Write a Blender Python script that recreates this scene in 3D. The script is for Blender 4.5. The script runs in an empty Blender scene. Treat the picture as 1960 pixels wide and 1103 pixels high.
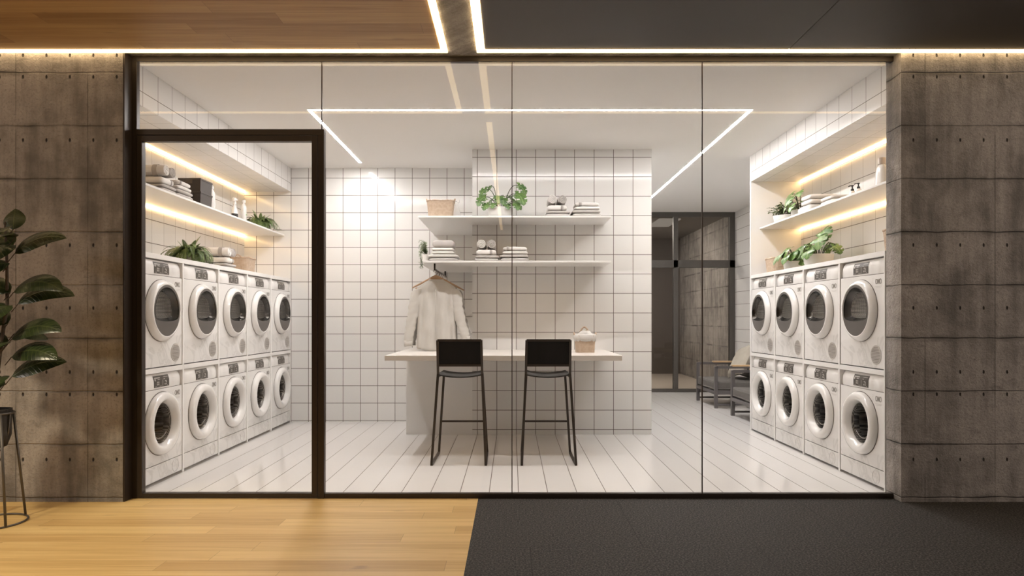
import bpy, bmesh, math, random
from mathutils import Vector, Matrix

random.seed(7)
PI = math.pi
sc = bpy.context.scene
COL = sc.collection

# ---------------------------------------------------------------- camera, world, exposure
F_PX, CAM_H = 1285.0, 1.25
cam_d = bpy.data.cameras.new('camera')
cam = bpy.data.objects.new('camera', cam_d)
COL.objects.link(cam)
cam.location = (0, 0, CAM_H)
cam.rotation_euler = (PI/2, 0, 0)
cam_d.sensor_width = 36
cam_d.lens = F_PX/1960*36
cam_d.shift_y = 60.5/1960
cam_d.clip_start = .05
sc.camera = cam

world = bpy.data.worlds.new('world'); sc.world = world
world.use_nodes = True
world.node_tree.nodes['Background'].inputs[0].default_value = (1.0, .86, .74, 1)
world.node_tree.nodes['Background'].inputs[1].default_value = .06

sc.view_settings.view_transform = 'Standard'
sc.view_settings.look = 'None'
sc.view_settings.gamma = 1
sc.view_settings.use_curve_mapping = False
sc.view_settings.exposure = 0.0

LED_WARM = (1.0, .66, .30)
LED_NEUTRAL = (1.0, .985, .985)
E_NICHE = 20.0
E_ROOM = 210.0
E_CORRIDOR = 9.0

def lamp(name, kind, loc, target, power, color, **kw):
    d = bpy.data.lights.new(name, kind)
    d.energy = power; d.color = color
    for k, v in kw.items(): setattr(d, k, v)
    o = bpy.data.objects.new(name, d); COL.objects.link(o)
    o.location = loc
    o.rotation_euler = (Vector(target)-Vector(loc)).to_track_quat('-Z', 'Y').to_euler()
    return o
# the corridor's warm ceiling spot, then unseen side lamps added to brighten the walls
lamp('corridor_spot', 'SPOT', (-3.6, 2.0, 3.0), (-3.25, 3.15, 0), 300, (1, .85, .60), spot_size=math.radians(70), spot_blend=.35, shadow_soft_size=.22)
for sx in (-1, 1):
    lamp('corridor_fill', 'AREA', (sx*6.5, 1.3, 3.0), (sx*2.2, 4.2, .7), 75 if sx < 0 else 125, (1, .86, .77), shape='RECTANGLE', size=1.6, size_y=.6)
lamp('lobby_downlight', 'AREA', (2.3, 13.2, 3.08), (3.3, 13.2, .4), 200, (1, .93, .86), shape='RECTANGLE', size=.6, size_y=2.6)

# ---------------------------------------------------------------- helpers
def tag(o, label=None, cat=None, group=None, kind=None):
    if label: o['label'] = label
    if cat: o['category'] = cat
    if group: o['group'] = group
    if kind: o['kind'] = kind
    return o

def empty(name, loc=(0, 0, 0), rz=0, label=None, cat=None, group=None, kind=None):
    o = bpy.data.objects.new(name, None); COL.objects.link(o)
    o.location = loc; o.rotation_euler = (0, 0, rz); o.empty_display_size = .05
    return tag(o, label, cat, group, kind)

class MB:
    def __init__(s): s.v = []; s.f = []; s.uv = {}; s.m = []
    def add(s, vs, fs, uvs=None, mi=0):
        b = len(s.v); s.v += [tuple(p) for p in vs]
        for f in fs:
            if uvs is not None: s.uv[len(s.f)] = [uvs[i] for i in f]
            s.f.append(tuple(i+b for i in f)); s.m.append(mi)
        return s
    def box(s, x0, y0, z0, x1, y1, z1, mi=0):
        return s.add([(x0,y0,z0),(x1,y0,z0),(x1,y1,z0),(x0,y1,z0),(x0,y0,z1),(x1,y0,z1),(x1,y1,z1),(x0,y1,z1)],
                     [(0,3,2,1),(4,5,6,7),(0,1,5,4),(1,2,6,5),(2,3,7,6),(3,0,4,7)], mi=mi)
    def rings(s, rings, close=True, cap0=True, cap1=True, mi=0):
        n = len(rings[0]); vs = [p for r in rings for p in r]; fs = []
        for i in range(len(rings)-1):
            for j in range(n if close else n-1):
                a = i*n+j; b = i*n+(j+1) % n
                fs.append((a, b, b+n, a+n))
        if cap0 and close: fs.append(tuple(reversed(range(n))))
        if cap1 and close: fs.append(tuple((len(rings)-1)*n+j for j in range(n)))
        return s.add(vs, fs, mi=mi)
    def lathe(s, prof, n=32, c=(0, 0, 0), axis='z', cap0=True, cap1=True, sx=1, sy=1, mi=0):
        rs = []
        for r, h in prof:
            ring = []
            for j in range(n):
                a = 2*PI*j/n; p = (r*math.cos(a)*sx, r*math.sin(a)*sy, h)
                if axis == 'y': p = (p[0], -h, p[1])       # h grows toward the front (-y)
                if axis == 'x': p = (h, p[0], p[1])
                ring.append((p[0]+c[0], p[1]+c[1], p[2]+c[2]))
            rs.append(ring)
        return s.rings(rs, True, cap0, cap1, mi)
    def tube(s, pts, r, n=8, square=False, caps=True, mi=0):
        pts = [Vector(p) for p in pts]; rr = r if isinstance(r, (list, tuple)) else [r]*len(pts)
        if square: n = 4
        t0 = (pts[1]-pts[0]).normalized()
        up = Vector((0, 0, 1)) if abs(t0.z) < .9 else Vector((0, 1, 0))
        rings = []
        for i, p in enumerate(pts):
            if i == 0: t = pts[1]-pts[0]
            elif i == len(pts)-1: t = pts[-1]-pts[-2]
            else: t = (pts[i+1]-pts[i]).normalized()+(pts[i]-pts[i-1]).normalized()
            t.normalize()
            a = t.cross(up)
            if a.length < 1e-4: a = t.cross(Vector((1, 0, 0)))
            a.normalize(); b = a.cross(t).normalized(); up = b
            k = 1.0
            if 0 < i < len(pts)-1:
                c_ = max(-.999, min(.999, (pts[i+1]-pts[i]).normalized().dot((pts[i]-pts[i-1]).normalized())))
                k = 1/max(.5, math.cos(math.acos(c_)/2)) if square else 1
            ring = []
            for j in range(n):
                an = 2*PI*(j+.5)/n
                q = (1.4142 if square else 1)*rr[i]
                ring.append(tuple(p+a*math.cos(an)*q*k+b*math.sin(an)*q))
            rings.append(ring)
        return s.rings(rings, True, caps, caps, mi)
    def build(s, name, mat, parent=None, smooth=False, bevel=0, seg=2, sub=0, solid=0, angle=None):
        me = bpy.data.meshes.new(name); me.from_pydata(s.v, [], s.f)
        if s.uv:
            uvl = me.uv_layers.new(name='UVMap')
            for p in me.polygons:
                if p.index in s.uv:
                    for k, li in enumerate(p.loop_indices): uvl.data[li].uv = s.uv[p.index][k]
        mats = mat if isinstance(mat, (list, tuple)) else [mat]
        for m in mats: me.materials.append(m)
        for p, mi in zip(me.polygons, s.m): p.material_index = mi
        if smooth: me.polygons.foreach_set('use_smooth', [True]*len(me.polygons))
        me.update()
        if angle is not None:
            me.polygons.foreach_set('use_smooth', [True]*len(me.polygons)); me.set_sharp_from_angle(angle=math.radians(angle))
        o = bpy.data.objects.new(name, me); COL.objects.link(o)
        if parent: o.parent = parent
        if solid:
            md = o.modifiers.new('solid', 'SOLIDIFY'); md.thickness = solid; md.offset = -1
        if bevel:
            md = o.modifiers.new('bevel', 'BEVEL'); md.width = bevel; md.segments = seg; md.limit_method = 'ANGLE'; md.harden_normals = False
        if sub:
            md = o.modifiers.new('sub', 'SUBSURF'); md.levels = sub; md.render_levels = sub
        return o

def dup(root, loc=None, rz=None, label=None, group=None, scale=None):
    def cp(o, parent):
        c = o.copy(); COL.objects.link(c); c.parent = parent
        for ch in o.children: cp(ch, c)
        return c
    r = cp(root, None)
    if loc is not None: r.location = loc
    if rz is not None: r.rotation_euler = (0, 0, rz)
    if scale is not None: r.scale = scale if isinstance(scale, tuple) else (scale,)*3
    if label: r['label'] = label
    if group: r['group'] = group
    return r

# ---------------------------------------------------------------- materials
class NT:
    def __init__(s, name):
        s.m = bpy.data.materials.new(name); s.m.use_nodes = True
        s.t = s.m.node_tree; s.n = s.t.nodes; s.b = s.n['Principled BSDF']; s.out = s.n['Material Output']
    def new(s, typ, **kw):
        nd = s.n.new(typ)
        for k, v in kw.items(): setattr(nd, k, v)
        return nd
    def link(s, a, b): s.t.links.new(a, b)
    def val(s, x, sock):
        if isinstance(x, (int, float)): sock.default_value = x
        elif isinstance(x, tuple): sock.default_value = x if len(x) == len(sock.default_value) else tuple(x)+(1,)
        else: s.link(x, sock)
    def math(s, op, a, b=0.0, c=0.0, clamp=False):
        nd = s.new('ShaderNodeMath', operation=op, use_clamp=clamp)
        s.val(a, nd.inputs[0]); s.val(b, nd.inputs[1]); s.val(c, nd.inputs[2])
        return nd.outputs[0]
    def mix(s, f, a, b, blend='MIX'):
        nd = s.new('ShaderNodeMix', data_type='RGBA', blend_type=blend)
        s.val(f, nd.inputs[0]); s.val(a, nd.inputs[6]); s.val(b, nd.inputs[7])
        return nd.outputs[2]
    def noise(s, vec, scale, detail=3, rough=.55, dist=0):
        nd = s.new('ShaderNodeTexNoise'); nd.inputs['Scale'].default_value = scale
        nd.inputs['Detail'].default_value = detail; nd.inputs['Roughness'].default_value = rough; nd.inputs['Distortion'].default_value = dist
        if vec is not None: s.link(vec, nd.inputs['Vector'])
        return nd.outputs['Fac']
    def ramp(s, f, lo, hi):
        nd = s.new('ShaderNodeMapRange'); nd.interpolation_type = 'SMOOTHSTEP'
        s.link(f, nd.inputs[0]); nd.inputs[1].default_value = lo; nd.inputs[2].default_value = hi
        return nd.outputs[0]
    def pos(s):
        g = s.new('ShaderNodeNewGeometry'); sp = s.new('ShaderNodeSeparateXYZ'); s.link(g.outputs['Position'], sp.inputs[0])
        return g.outputs['Position'], sp.outputs[0], sp.outputs[1], sp.outputs[2]
    def obj(s):
        g = s.new('ShaderNodeTexCoord'); sp = s.new('ShaderNodeSeparateXYZ'); s.link(g.outputs['Object'], sp.inputs[0])
        return g.outputs['Object'], sp.outputs[0], sp.outputs[1], sp.outputs[2]
    def vec(s, x, y, z):
        nd = s.new('ShaderNodeCombineXYZ'); s.val(x, nd.inputs[0]); s.val(y, nd.inputs[1]); s.val(z, nd.inputs[2]); return nd.outputs[0]
    def bump(s, h, strength=.2, dist=.01):
        nd = s.new('ShaderNodeBump'); nd.inputs['Strength'].default_value = strength; nd.inputs['Distance'].default_value = dist
        s.link(h, nd.inputs['Height']); s.link(nd.outputs[0], s.b.inputs['Normal'])
    def set(s, color=None, rough=None, metal=None, spec=None, coat=None):
        if color is not None: s.val(color, s.b.inputs['Base Color'])
        if rough is not None: s.val(rough, s.b.inputs['Roughness'])
        if metal is not None: s.b.inputs['Metallic'].default_value = metal
        if spec is not None: s.b.inputs['Specular IOR Level'].default_value = spec
        if coat is not None: s.b.inputs['Coat Weight'].default_value = coat
        return s.m

def plain(name, color, rough=.5, metal=0, spec=.5, var=.04, vs=12, bumps=0, coat=0):
    t = NT(name); p, x, y, z = t.obj()
    n = t.noise(p, vs, 3)
    dark = tuple(c*(1-var) for c in color); light = tuple(min(1, c*(1+var)) for c in color)
    col = t.mix(n, dark, light)
    if bumps: t.bump(t.noise(p, vs*25, 2), bumps, .003)
    return t.set(col, rough, metal, spec, coat)

def emis(name, color, strength):
    m = bpy.data.materials.new(name); m.use_nodes = True; n = m.node_tree.nodes; n.clear()
    e = n.new('ShaderNodeEmission'); e.inputs[0].default_value = (*color, 1); e.inputs[1].default_value = strength
    o = n.new('ShaderNodeOutputMaterial'); m.node_tree.links.new(e.outputs[0], o.inputs[0]); return m

TS = .2115
def tile_mat(name, au, av, pu, pv, base=(.82, .805, .785), grout=(.13, .105, .085), w=.0062, rough=.12, wob=.25, wu=None):
    """white square tiles with thin dark joints; au/av are 'x','y','z' or None"""
    t = NT(name); P, x, y, z = t.pos(); ax = {'x': x, 'y': y, 'z': z}
    masks = []; cells = []
    for a, ph in ((au, pu), (av, pv)):
        if a is None: continue
        q = t.math('DIVIDE', t.math('SUBTRACT', ax[a], ph), TS)
        fr = t.math('FRACT', t.math('ADD', q, .5))
        d = t.math('ABSOLUTE', t.math('SUBTRACT', fr, .5))
        ww = (wu if (a == au and wu) else w)
        nd = t.new('ShaderNodeMapRange'); t.link(d, nd.inputs[0])
        nd.inputs[1].default_value = ww/2/TS*.7; nd.inputs[2].default_value = ww/2/TS*1.3
        nd.inputs[3].default_value = 1; nd.inputs[4].default_value = 0
        masks.append(nd.outputs[0]); cells.append(t.math('FLOOR', q))
    m = masks[0]
    for k in masks[1:]: m = t.math('MAXIMUM', m, k)
    wn = t.new('ShaderNodeTexWhiteNoise', noise_dimensions='2D')
    t.link(t.vec(cells[0], cells[-1] if len(cells) > 1 else 0.0, 0.0), wn.inputs['Vector'])
    dark = tuple(c*.955 for c in base)
    col = t.mix(wn.outputs['Value'], dark, base)
    col = t.mix(m, col, grout)
    h = t.math('SUBTRACT', t.math('MULTIPLY', t.noise(P, 3.5, 2), wob), m)
    t.bump(h, .25, .004)
    t.set(col, t.math('ADD', t.math('MULTIPLY', m, .5), rough), 0, .5)
    return t.m

def concrete_mat(name, base=(.305, .277, .255), seams=True):
    t = NT(name); P, x, y, z = t.pos()
    u = t.math('ADD', x, y)
    big = t.noise(P, 1.6, 5, .6, .3); mid = t.noise(P, 7, 5, .65); fine = t.noise(P, 60, 4, .7)
    streak = t.noise(t.vec(t.math('MULTIPLY', u, 9.0), 0.0, t.math('MULTIPLY', z, 1.1)), 1.0, 4, .6)
    f = t.math('ADD', t.math('MULTIPLY', big, .5), t.math('ADD', t.math('MULTIPLY', mid, .3), t.math('MULTIPLY', t.math('SUBTRACT', streak, .2), .5)))
    col = t.mix(t.ramp(f, .36, .70), tuple(c*.52 for c in base), tuple(c*1.36 for c in base))
    col = t.mix(t.math('MULTIPLY', t.ramp(fine, .48, .70), .55), col, tuple(c*.55 for c in base))
    h = t.math('ADD', t.math('MULTIPLY', fine, .6), t.math('MULTIPLY', t.noise(P, 22, 5, .7), .9))
    if seams:
        wob = t.math('MULTIPLY', t.math('SUBTRACT', t.noise(P, 5, 3), .5), .02)
        zz = t.math('ADD', z, wob)
        # formwork joints every 0.364 m up the wall
        d = t.math('ABSOLUTE', t.math('SUBTRACT', t.math('FRACT', t.math('ADD', t.math('DIVIDE', t.math('SUBTRACT', zz, .03), .364), .5)), .5))
        d = t.math('MULTIPLY', d, .364)
        line = t.math('SUBTRACT', 1.0, t.ramp(d, .001, .007))
        patch = t.ramp(t.noise(t.vec(t.math('MULTIPLY', u, 2.2), 0.0, t.math('MULTIPLY', z, 3.0)), 1.0, 3), .42, .62)
        soft = t.math('MULTIPLY', t.math('SUBTRACT', 1.0, t.ramp(d, .004, .035)), t.math('MULTIPLY', patch, t.ramp(mid, .38, .62)))
        # vertical joints
        vd = None
        for cx in (-3.40, -2.907, 2.83, 3.31, -4.4, 4.3):
            dd = t.math('ABSOLUTE', t.math('SUBTRACT', x, cx)); vd = dd if vd is None else t.math('MINIMUM', vd, dd)
        vl = t.math('MULTIPLY', t.math('SUBTRACT', 1.0, t.ramp(vd, .0008, .0045)), t.ramp(t.noise(t.vec(0.0, x, t.math('MULTIPLY', z, 1.7)), 1.0, 2), .40, .52))
        # tie holes in rows
        du = t.math('MULTIPLY', t.math('ABSOLUTE', t.math('SUBTRACT', t.math('FRACT', t.math('ADD', t.math('DIVIDE', t.math('SUBTRACT', x, .0205), .1605), .5)), .5)), .1605)
        rz = None
        for r_ in (3.06, 2.913, 2.48, 1.76, 1.329, .89, .737, .29):
            dd = t.math('ABSOLUTE', t.math('SUBTRACT', z, r_)); rz = dd if rz is None else t.math('MINIMUM', rz, dd)
        dz = t.math('MULTIPLY', rz, .55)
        hd = t.math('SQRT', t.math('ADD', t.math('MULTIPLY', du, du), t.math('MULTIPLY', dz, dz)))
        hole = t.math('SUBTRACT', 1.0, t.ramp(hd, .004, .0085))
        col = t.mix(t.math('MULTIPLY', soft, .62), col, tuple(c*.30 for c in base))
        col = t.mix(t.math('MULTIPLY', line, t.math('ADD', t.math('MULTIPLY', patch, .60), .14)), col, tuple(c*.22 for c in base))
        col = t.mix(t.math('MULTIPLY', vl, .8), col, tuple(c*.25 for c in base))
        col = t.mix(t.math('MULTIPLY', hole, .92), col, (.02, .016, .014))
        st_ = t.math('MULTIPLY', t.ramp(t.noise(t.vec(t.math('MULTIPLY', u, 7.0), 0.0, t.math('MULTIPLY', z, 10.0)), 1.0, 5, .7, .4), .56, .72), t.ramp(big, .40, .60))
        col = t.mix(t.math('MULTIPLY', st_, .5), col, tuple(c*.42 for c in base))
        h = t.math('SUBTRACT', h, t.math('ADD', t.math('MULTIPLY', line, .7), t.math('MULTIPLY', hole, 2.0)))
    t.bump(h, .9, .012)
    return t.set(col, .85, 0, .25)

def wood_plank_mat(name, light, dark, rough=.4, ph=0.0):
    t = NT(name); P, x, y, z = t.pos()
    row = t.math('FLOOR', t.math('DIVIDE', t.math('ADD', y, ph), .145))
    wn = t.new('ShaderNodeTexWhiteNoise', noise_dimensions='1D'); t.link(row, wn.inputs['W'])
    xo = t.math('ADD', t.math('DIVIDE', x, 1.45), t.math('MULTIPLY', wn.outputs['Value'], 5.0))
    cell = t.math('FLOOR', xo)
    w2 = t.new('ShaderNodeTexWhiteNoise', noise_dimensions='2D'); t.link(t.vec(cell, row, 0.0), w2.inputs['Vector'])
    gv = t.vec(t.math('MULTIPLY', x, 1.3), t.math('MULTIPLY', y, 26.0), t.math('MULTIPLY', w2.outputs['Value'], 30.0))
    g1 = t.noise(gv, 1.0, 5, .6, .6)
    g2 = t.noise(t.vec(t.math('MULTIPLY', x, 2.0), t.math('MULTIPLY', y, 90.0), row), 1.0, 3, .5)
    knot = t.ramp(t.noise(t.vec(t.math('MULTIPLY', x, 3.0), t.math('MULTIPLY', y, 9.0), cell), 1.0, 2), .68, .80)
    f = t.math('ADD', t.math('MULTIPLY', g1, .6), t.math('ADD', t.math('MULTIPLY', g2, .2), t.math('MULTIPLY', w2.outputs['Value'], .28)))
    col = t.mix(t.ramp(f, .30, .78), dark, light)
    col = t.mix(t.math('MULTIPLY', knot, .6), col, tuple(c*.45 for c in dark))
    dy = t.math('MULTIPLY', t.math('ABSOLUTE', t.math('SUBTRACT', t.math('FRACT', t.math('ADD', t.math('DIVIDE', t.math('ADD', y, ph), .145), .5)), .5)), .145)
    dx = t.math('MULTIPLY', t.math('ABSOLUTE', t.math('SUBTRACT', t.math('FRACT', t.math('ADD', xo, .5)), .5)), 1.45)
    gap = t.math('MAXIMUM', t.math('SUBTRACT', 1.0, t.ramp(dy, .0003, .0016)), t.math('SUBTRACT', 1.0, t.ramp(dx, .0006, .002)))
    col = t.mix(t.math('MULTIPLY', gap, .55), col, tuple(c*.35 for c in dark))
    t.bump(t.math('SUBTRACT', t.math('MULTIPLY', g2, .25), gap), .2, .002)
    return t.set(col, rough, 0, .4)

def stone_mat():
    t = NT('granite_tile'); P, x, y, z = t.pos()
    n = t.noise(P, 95, 3, .75); big = t.noise(P, 1.2, 3)
    col = t.mix(t.ramp(n, .42, .68), (.010, .009, .008), (.115, .103, .090))
    col = t.mix(t.math('MULTIPLY', big, .25), col, (.045, .04, .036))
    j = None
    # joints of the large stone tiles: rows 0.96 m deep, each row staggered
    q = t.math('DIVIDE', t.math('SUBTRACT', y, 3.684), .96); row = t.math('FLOOR', q)
    dy = t.math('MULTIPLY', t.math('ABSOLUTE', t.math('SUBTRACT', t.math('FRACT', t.math('ADD', q, .5)), .5)), .96)
    xo = t.math('DIVIDE', t.math('ADD', t.math('SUBTRACT', x, .72), t.math('MULTIPLY', t.math('MODULO', t.math('ABSOLUTE', row), 2.0), -.62)), 1.24)
    dx = t.math('MULTIPLY', t.math('ABSOLUTE', t.math('SUBTRACT', t.math('FRACT', t.math('ADD', xo, .5)), .5)), 1.24)
    gap = t.math('MAXIMUM', t.math('SUBTRACT', 1.0, t.ramp(dy, .0008, .002)), t.math('SUBTRACT', 1.0, t.ramp(dx, .001, .0028)))
    col = t.mix(t.math('MULTIPLY', gap, .85), col, (.008, .007, .006))
    t.bump(t.math('SUBTRACT', t.math('MULTIPLY', n, .5), gap), .35, .003)
    return t.set(col, .75, 0, .22)

def glass_mat(name, refl=1.0, tint=(.975, .965, .955)):
    m = bpy.data.materials.new(name); m.use_nodes = True; t = m.node_tree; n = t.nodes; n.clear()
    tr = n.new('ShaderNodeBsdfTransparent'); tr.inputs[0].default_value = (*tint, 1)
    gl = n.new('ShaderNodeBsdfGlossy'); gl.inputs['Roughness'].default_value = .01
    fr = n.new('ShaderNodeFresnel'); fr.inputs[0].default_value = 1.45
    mu = n.new('ShaderNodeMath'); mu.operation = 'MULTIPLY'; mu.inputs[1].default_value = refl
    mx = n.new('ShaderNodeMixShader'); o = n.new('ShaderNodeOutputMaterial')
    # entering faces only, so that the pane reflects once per side without inner total reflection
    g = n.new('ShaderNodeNewGeometry'); sub = n.new('ShaderNodeMath'); sub.operation = 'SUBTRACT'; sub.inputs[0].default_value = 1
    t.links.new(g.outputs['Backfacing'], sub.inputs[1])
    m2 = n.new('ShaderNodeMath'); m2.operation = 'MULTIPLY'
    t.links.new(fr.outputs[0], mu.inputs[0]); t.links.new(mu.outputs[0], m2.inputs[0]); t.links.new(sub.outputs[0], m2.inputs[1])
    t.links.new(m2.outputs[0], mx.inputs[0]); t.links.new(tr.outputs[0], mx.inputs[1]); t.links.new(gl.outputs[0], mx.inputs[2])
    t.links.new(mx.outputs[0], o.inputs[0]); return m

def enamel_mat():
    """white appliance front; faint marble-like grey veining mixed into its lowest quarter"""
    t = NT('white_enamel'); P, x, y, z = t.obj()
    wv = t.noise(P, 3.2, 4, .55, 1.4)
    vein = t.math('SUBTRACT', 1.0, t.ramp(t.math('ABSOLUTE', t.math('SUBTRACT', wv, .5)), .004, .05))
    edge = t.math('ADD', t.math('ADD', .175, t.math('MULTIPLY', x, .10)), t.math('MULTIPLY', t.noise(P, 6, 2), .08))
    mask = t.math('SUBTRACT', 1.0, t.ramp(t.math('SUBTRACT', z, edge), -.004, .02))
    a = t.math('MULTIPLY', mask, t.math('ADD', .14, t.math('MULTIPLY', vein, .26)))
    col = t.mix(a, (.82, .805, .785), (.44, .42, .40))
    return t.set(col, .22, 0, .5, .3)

def wicker_mat():
    t = NT('wicker'); P, x, y, z = t.obj()
    n = t.noise(P, 40, 3); s_ = t.math('SINE', t.math('MULTIPLY', z, 700.0))
    col = t.mix(n, (.40, .29, .205), (.64, .52, .41))
    col = t.mix(t.math('MULTIPLY', t.ramp(s_, -.2, .9), .25), col, (.26, .15, .09))
    t.bump(s_, .4, .002)
    return t.set(col, .75, 0, .2)

def leaf_mat(name, dark, light, veinc, nv=7, rough=.4):
    t = NT(name); tc = t.new('ShaderNodeTexCoord'); sp = t.new('ShaderNodeSeparateXYZ'); t.link(tc.outputs['UV'], sp.inputs[0])
    u = t.math('ABSOLUTE', t.math('SUBTRACT', sp.outputs[0], .5)); v = sp.outputs[1]
    P = t.obj()[0]
    k = t.math('FRACT', t.math('SUBTRACT', t.math('MULTIPLY', v, float(nv)), t.math('MULTIPLY', u, 3.5)))
    side = t.math('SUBTRACT', 1.0, t.ramp(t.math('ABSOLUTE', t.math('SUBTRACT', k, .5)), .02, .14))
    mid = t.math('SUBTRACT', 1.0, t.ramp(u, .008, .05))
    col = t.mix(t.ramp(t.noise(P, 14, 3), .3, .7), dark, light)
    col = t.mix(t.math('MULTIPLY', side, .45), col, veinc)
    col = t.mix(t.math('MULTIPLY', mid, .8), col, veinc)
    t.bump(t.math('ADD', side, mid), .25, .003)
    t.set(col, rough, 0, .45)
    return t.m

M = {}
M['tile_back'] = tile_mat('tile_back_wall', 'x', 'z', -2.064+.2115*5, .018)
M['tile_col'] = tile_mat('tile_column', 'x', 'z', -.165, .054)
M['tile_left'] = tile_mat('tile_side_left', 'y', 'z', .174, .04, wu=.003)
M['tile_right'] = tile_mat('tile_side_right', 'y', 'z', .12, .04, wu=.003)
M['tile_soffit'] = tile_mat('tile_soffit_front', 'y', 'z', .045, .163, w=.005)
M['tile_under'] = tile_mat('tile_soffit_underside', 'x', 'y', -3.09+.2115*14, .045, w=.004)
M['tile_hall'] = tile_mat('tile_hall_wall', None, 'z', 0, .03)
M['tile_floor'] = tile_mat('tile_floor', 'x', None, -.165, 0, base=(.82, .80, .775), rough=.10, w=.006, wob=.35)
M['paint'] = plain('white_ceiling_paint', (.90, .885, .865), .8, spec=.2, var=.01, vs=2)
M['white'] = plain('white_lacquer', (.82, .805, .785), .28, var=.01, vs=3)
M['cab_white'] = plain('cabinet_white', (.82, .805, .785), .35, var=.01, vs=3)
M['concrete'] = concrete_mat('board_formed_concrete')
M['concrete_light'] = concrete_mat('lobby_concrete', (.36, .335, .31))
M['concrete_plain'] = concrete_mat('ceiling_concrete', (.30, .275, .25), False)
M['wood_floor'] = wood_plank_mat('oak_floor', (.73, .51, .215), (.51, .31, .11), .42)
M['wood_ceiling'] = wood_plank_mat('oak_ceiling', (.50, .32, .135), (.30, .165, .06), .5, .05)
M['stone'] = stone_mat()
M['dark_panel'] = plain('dark_ceiling_panel', (.075, .066, .06), .6, var=.08, vs=1.5)
M['frame'] = plain('dark_bronze_metal', (.040, .030, .024), .38, .3, var=.05)
M['frame_back'] = plain('grey_bronze_metal', (.085, .077, .068), .45, .2, var=.05)
M['seal'] = plain('brown_glazing_seal', (.045, .028, .02), .5, var=.05)
M['glass'] = glass_mat('storefront_glass', 1.0)
M['glass_back'] = glass_mat('lobby_glass', 1.0, (.80, .79, .77))
M['glass_door'] = glass_mat('appliance_glass', .35, (.90, .90, .89))
M['led_warm'] = emis('warm_led', LED_WARM, E_NICHE)
M['led_corridor'] = emis('corridor_led', (1.0, .72, .38), E_CORRIDOR)
M['led_room'] = emis('neutral_led', LED_NEUTRAL, E_ROOM)
M['led_lobby'] = emis('lobby_light_panel', (1, .9, .8), .35)
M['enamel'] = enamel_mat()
M['door_white'] = plain('white_door_plastic', (.82, .805, .785), .2, var=.01, coat=.4)
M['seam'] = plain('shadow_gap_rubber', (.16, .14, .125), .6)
M['bezel'] = plain('grey_door_bezel', (.105, .094, .085), .45, var=.03)
M['bowl_metal'] = plain('polished_dark_steel', (.075, .07, .065), .22, 1.0, var=.08)
def drum_mat():
    t = NT('perforated_drum'); P, x, y, z = t.obj()
    a = t.math('SINE', t.math('MULTIPLY', t.math('ADD', x, z), 300.0)); b = t.math('SINE', t.math('MULTIPLY', t.math('SUBTRACT', x, z), 300.0))
    d = t.ramp(t.math('MULTIPLY', a, b), -.1, .55)
    c2 = t.ramp(t.noise(P, 6, 3), .35, .65)
    col = t.mix(d, (.015, .013, .012), (.58, .54, .49)); col = t.mix(t.math('MULTIPLY', c2, .35), col, (.06, .05, .045))
    t.bump(d, .5, .003)
    return t.set(col, .28, .8)
M['drum'] = drum_mat()
M['tub'] = plain('dark_tub_steel', (.22, .205, .19), .18, .9, var=.5, vs=7)
M['display'] = plain('dark_display', (.07, .06, .05), .3, var=.6, vs=60)
M['icon'] = plain('display_symbols', (.42, .40, .37), .5)
M['print'] = plain('grey_print', (.27, .25, .23), .6)
M['print_faint'] = plain('faint_grey_print', (.66, .63, .61), .6)
M['vent'] = plain('grey_vent', (.52, .49, .46), .5, var=.05)
M['towel_white'] = plain('white_terry', (.78, .75, .72), .95, spec=.1, var=.05, vs=20, bumps=.8)
M['towel_grey'] = plain('grey_terry', (.53, .50, .475), .95, spec=.1, var=.08, vs=20, bumps=.8)
M['band_grey'] = plain('grey_towel_band', (.42, .39, .37), .9, spec=.1, var=.1, vs=40, bumps=.5)
M['wicker'] = wicker_mat()
M['liner'] = plain('grey_cotton_liner', (.60, .58, .555), .9, spec=.1, var=.1, vs=25, bumps=.3)
M['black_plastic'] = plain('dark_brown_plastic', (.040, .031, .027), .35, var=.05)
M['bottle'] = plain('white_bottle_plastic', (.80, .78, .76), .18, var=.01, coat=.5)
M['cap'] = plain('beige_cap', (.55, .47, .40), .4)
M['black'] = plain('black_plastic', (.012, .011, .011), .4)
M['clear'] = glass_mat('clear_plastic', 1.6, (.93, .91, .89))
M['pot'] = plain('white_ceramic', (.78, .76, .73), .35, var=.02)
M['soil'] = plain('dark_soil', (.03, .022, .015), .95, var=.4, vs=60, bumps=1)
M['fern'] = leaf_mat('fern_leaf', (.055, .115, .03), (.19, .27, .085), (.26, .33, .12), 1)
M['stem'] = plain('dark_plant_stem', (.03, .035, .012), .6, var=.3)
M['monstera'] = leaf_mat('monstera_leaf', (.035, .10, .022), (.11, .20, .05), (.24, .34, .13), 6, .3)
M['pothos'] = leaf_mat('pothos_leaf', (.05, .125, .028), (.16, .26, .07), (.30, .39, .16), 5, .3)
M['small_leaf'] = leaf_mat('small_leaf', (.05, .085, .03), (.16, .20, .07), (.2, .26, .1), 2)
M['rosemary'] = leaf_mat('rosemary_leaf', (.10, .15, .06), (.28, .34, .18), (.3, .36, .2), 1)
M['rubber'] = leaf_mat('rubber_plant_leaf', (.013, .022, .010), (.034, .050, .016), (.07, .09, .03), 12, .28)
M['bark'] = plain('grey_brown_bark', (.10, .075, .055), .85, var=.4, vs=40, bumps=1)
M['metal_dark'] = plain('dark_steel_tube', (.070, .058, .050), .4, .5, var=.06)
M['metal_stand'] = plain('grey_steel_stand', (.12, .11, .10), .4, .6, var=.08)
M['pot_dark'] = plain('dark_metal_pot', (.035, .033, .032), .45, .3, var=.1)
M['mesh_black'] = plain('black_backrest_fabric', (.010, .009, .008), .75, spec=.2, var=.15, vs=80)
M['seat'] = plain('dark_seat_shell', (.028, .025, .022), .7, var=.06)
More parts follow.
